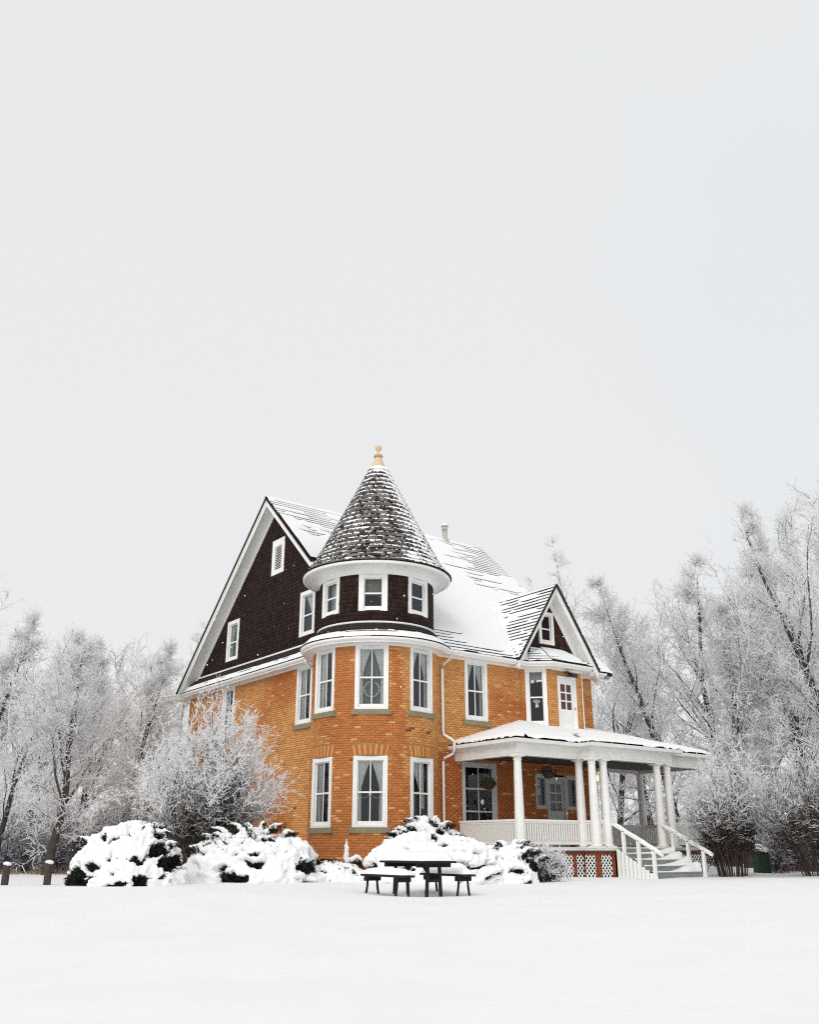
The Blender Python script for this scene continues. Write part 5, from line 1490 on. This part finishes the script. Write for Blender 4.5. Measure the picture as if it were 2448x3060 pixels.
# behind the house and right wood
place(4, 1598, 62, 1690, 2.2, 'far slim tree rising behind the roof valley')
place(4, 1715, 56, 1590, 3.7, 'tall slim tree rising behind the dormer peak')
place(2, 1800, 54, 1830, 1.0, 'frosted tree right behind the dormer eave')
place(2, 1915, 43, 1680, 4.1, 'dark trunked frosted tree rising above the porch roof', -3)
place(2, 2065, 47, 1665, 5.5, 'second dark trunked frosted tree right of the porch roof', -2)
place(3, 2190, 38, 1450, .5, 'huge spreading tree leaning left near the right edge', -13)
place(3, 2450, 36, 1340, 2.6, 'tallest tree cut off by the right edge', -2)
place(0, 2200, 47, 1800, 1.4, 'frosted tree behind the right frosted shrub')
place(0, 2140, 42, 1720, 3.0, 'wide frosted tree right of the porch roof end')
place(1, 2290, 41, 1590, 0.4, 'wide frosted tree under the huge leaning one')
place(3, 2345, 46, 1500, 3.9, 'tall frosted tree deep in the right wood')
place(1, 1900, 56, 1900, 2.5, 'frosted tree seen through the porch opening')
place(0, 1740, 62, 1900, 5.0, 'far frosted tree behind the bay')


# vase-shaped shrubs
def vase_shrub(name, u, d, H, W, seed, label, nst=80, frost=.55, base=.35, start=.25, dens=1.0, material='bark_brown', curve=.6, leaves=0, rel_d=1.0):
    rng = np.random.default_rng(seed); S = Segs(); C = Segs(); e_ = empty(name, at(u, d, -.05), YAW - math.pi / 2); tag(e_, label, 'shrub', 'frosted bare shrubs')
    for k in range(nst):
        a = rng.uniform(0, 2 * math.pi); q = math.sqrt(rng.random()); tx, ty = q * math.cos(a), q * math.sin(a) * rel_d
        p = np.array([tx * base, ty * base, 0.]); top = np.array([tx * W, ty * W, H * (1 - .5 * q * q) * rng.uniform(.7, 1.05)])
        L = np.linalg.norm(top - p); n = 8; pts = []; sr = rng.choice([.009, .012, .022]) * min(1, .4 + H / 6)
        for i in range(n + 1):
            t = i / n; pts.append(np.array([p[0] + (top[0] - p[0]) * t ** (1 + curve * .5), p[1] + (top[1] - p[1]) * t ** (1 + curve * .5), top[2] * t ** (1 - curve * .15)]) + rng.normal(size=3) * .035 * t * L * .4)
        for i in range(n):
            t = i / n; S.add(pts[i], pts[i + 1], sr * (1 - t * .75), sr * (1 - (t + 1 / n) * .75), -1.5 + 1.25 * t, 4)
            if t < start * rng.uniform(.6, 1.5): continue
            dd = unit(pts[i + 1] - pts[i])
            for _ in range(int(rng.integers(2, 5) * dens)):
                q0 = pts[i] + (pts[i + 1] - pts[i]) * rng.random(); fr = min(frost * .9, -2.2 + t * 3.5 * frost)
                b = branch(C, q0, side_dir(dd, math.radians(rng.uniform(25, 60)), rng), rng.uniform(.3, .75) * (.6 + .3 * H / 4), rng.uniform(.006, .014), rng, 3, fr - .25 * rng.random(), 3, .2, .05)
                for (q1, d1, s1, r1) in b:
                    for _ in range(2):
                        C.add(q1, q1 + side_dir(d1, math.radians(rng.uniform(25, 65)), rng) * rng.uniform(.07, .22), rng.uniform(.008, .015), .006, fr + .1, 3)
    link('stems', S.mesh('stems'), M[material], e_); link('twigs', C.mesh('twigs'), M[material], e_)
    if leaves:
        mb = MB()
        for k in range(leaves):
            p = Vector((rng.normal() * W * .12 - .1, -W * .3, H * (.55 + .2 * rng.random()) )); mb.add([p, p + Vector((.05, 0, .02)), p + Vector((.06, .02, -.05)), p + Vector((.01, .0, -.06))], [(0, 1, 2, 3)])
        mb.build('dry_leaves', M['dry_leaf'], e_)
    return e_


vase_shrub('frosted_shrub', 615, 26.5, 5.0, 2.1, 401, 'tall frosted vase-shaped bush before the gable wall', nst=125, frost=1.0, base=.4, start=.22, dens=1.25, leaves=60)
vase_shrub('frosted_shrub', 2185, 31.5, 4.4, 1.4, 402, 'frosted brown bush beside the porch stairs', nst=50, frost=1.0, base=.45, start=.15, dens=1.7, curve=.7)
vase_shrub('frosted_shrub', 2465, 30, 4.3, 2.2, 403, 'dark twiggy bush at the right edge', nst=75, frost=.75, base=.7, start=.2, dens=1.3, material='bark_brown')
vase_shrub('frosted_shrub', 1612, 26.4, .80, .55, 404, 'low twiggy snow-coated bush before the porch lattice', nst=40, frost=1.0, base=.22, start=.1, dens=.8)
vase_shrub('frosted_shrub', 2290, 47, 2.2, 1.5, 405, 'frosted brush behind the green box', nst=60, frost=.9, base=.9, start=.05, dens=1.0, material='thicket')
vase_shrub('frosted_shrub', 2410, 38, 2.3, 1.1, 406, 'purple twigged brush right of the green box', nst=60, frost=.4, base=.6, start=.05, dens=.8, material='thicket')


# thicket filling the wood: nobody could count its stems
def thicket(name, spans, seed, label, n, hmax=(1.2, 3.6)):
    rng = np.random.default_rng(seed); S = Segs()
    for k in range(n):
        (u0, u1, d0, d1) = spans[rng.integers(len(spans))]
        d = d0 + (d1 - d0) * rng.random(); p = at(rng.uniform(u0, u1), d, -.05); H = rng.uniform(*hmax) * (.55 + .45 * (d - d0) / (d1 - d0 + .1))
        dr = unit(np.array([rng.normal() * .12, rng.normal() * .12, 1])); r = .012 + .02 * rng.random() * H / 5
        st = branch(S, p, dr, H, r, rng, 6, -.95, 4, .06, .03)
        for (q, d1_, s, rr) in st:
            for _ in range(4):
                b = branch(S, q - d1_ * H / 6 * rng.random(), side_dir(d1_, math.radians(rng.uniform(28, 65)), rng), H * .16 * rng.uniform(.5, 1.3), .010, rng, 2, min(.7, -.95 + .55 * q[2]), 3, .2, .04)  # less rime low down, which also paints in the shade inside the wood
                for (q1, d2, s1, r1) in b:
                    for _ in range(2): S.add(q1, q1 + side_dir(d2, math.radians(rng.uniform(30, 65)), rng) * rng.uniform(.12, .34), .011, .007, min(.8, -.85 + .57 * q[2]), 3)
    o = link(name, S.mesh(name), M['thicket'], None); tag(o, label, 'undergrowth', kind='stuff')


thicket('left_undergrowth', [(-60, 640, 34, 60), (-60, 520, 33, 40)], 501, 'dense frosted undergrowth filling the left wood', 300)
thicket('right_undergrowth', [(1880, 2500, 45, 72), (1850, 2200, 48, 64), (2300, 2520, 34, 46)], 502, 'dense frosted undergrowth filling the right wood', 420)
def grass():
    rng = np.random.default_rng(9); S = Segs()
    for k in range(420):
        u = rng.uniform(-30, 330) if rng.random() < .8 else rng.uniform(2300, 2470); d = 31 + rng.random() * 2.5 if u < 1000 else 33 + 2 * rng.random()
        p = at(u, d, -.03); S.add(p, p + np.array([rng.normal() * .12, rng.normal() * .12, rng.uniform(.12, .5)]), .010, .003, -.6, 3)
    o = link('dry_grass', S.mesh('dry_grass'), M['dry_grass'], None); tag(o, 'dry straw coloured grass along the tree line', 'grass', kind='stuff')
grass()

# ------------------------------------------------------------------ falling snow
def flakes():
    rng = np.random.default_rng(12); V = []; F = []; n = 0
    v, f = ico(1)
    for k in range(700):
        d = rng.uniform(9, 28) ; p = CAM + FW * d + RT * rng.uniform(-.45, .45) * d + np.array([0, 0, rng.uniform(-.02, .75) * d])
        if p[2] < .1: continue
        V.append(v * rng.uniform(.35, 1.0) ** 1.5 * .0115 * np.array([1, 1, rng.uniform(.8, 1.4)]) + p); F.append(f + n); n += len(v)
    o = link('falling_snow', np_mesh('falling_snow', np.concatenate(V), np.concatenate(F), 3), M['snow_fine'], None); tag(o, 'snowflakes drifting down through the air', 'snow', kind='stuff')
flakes()
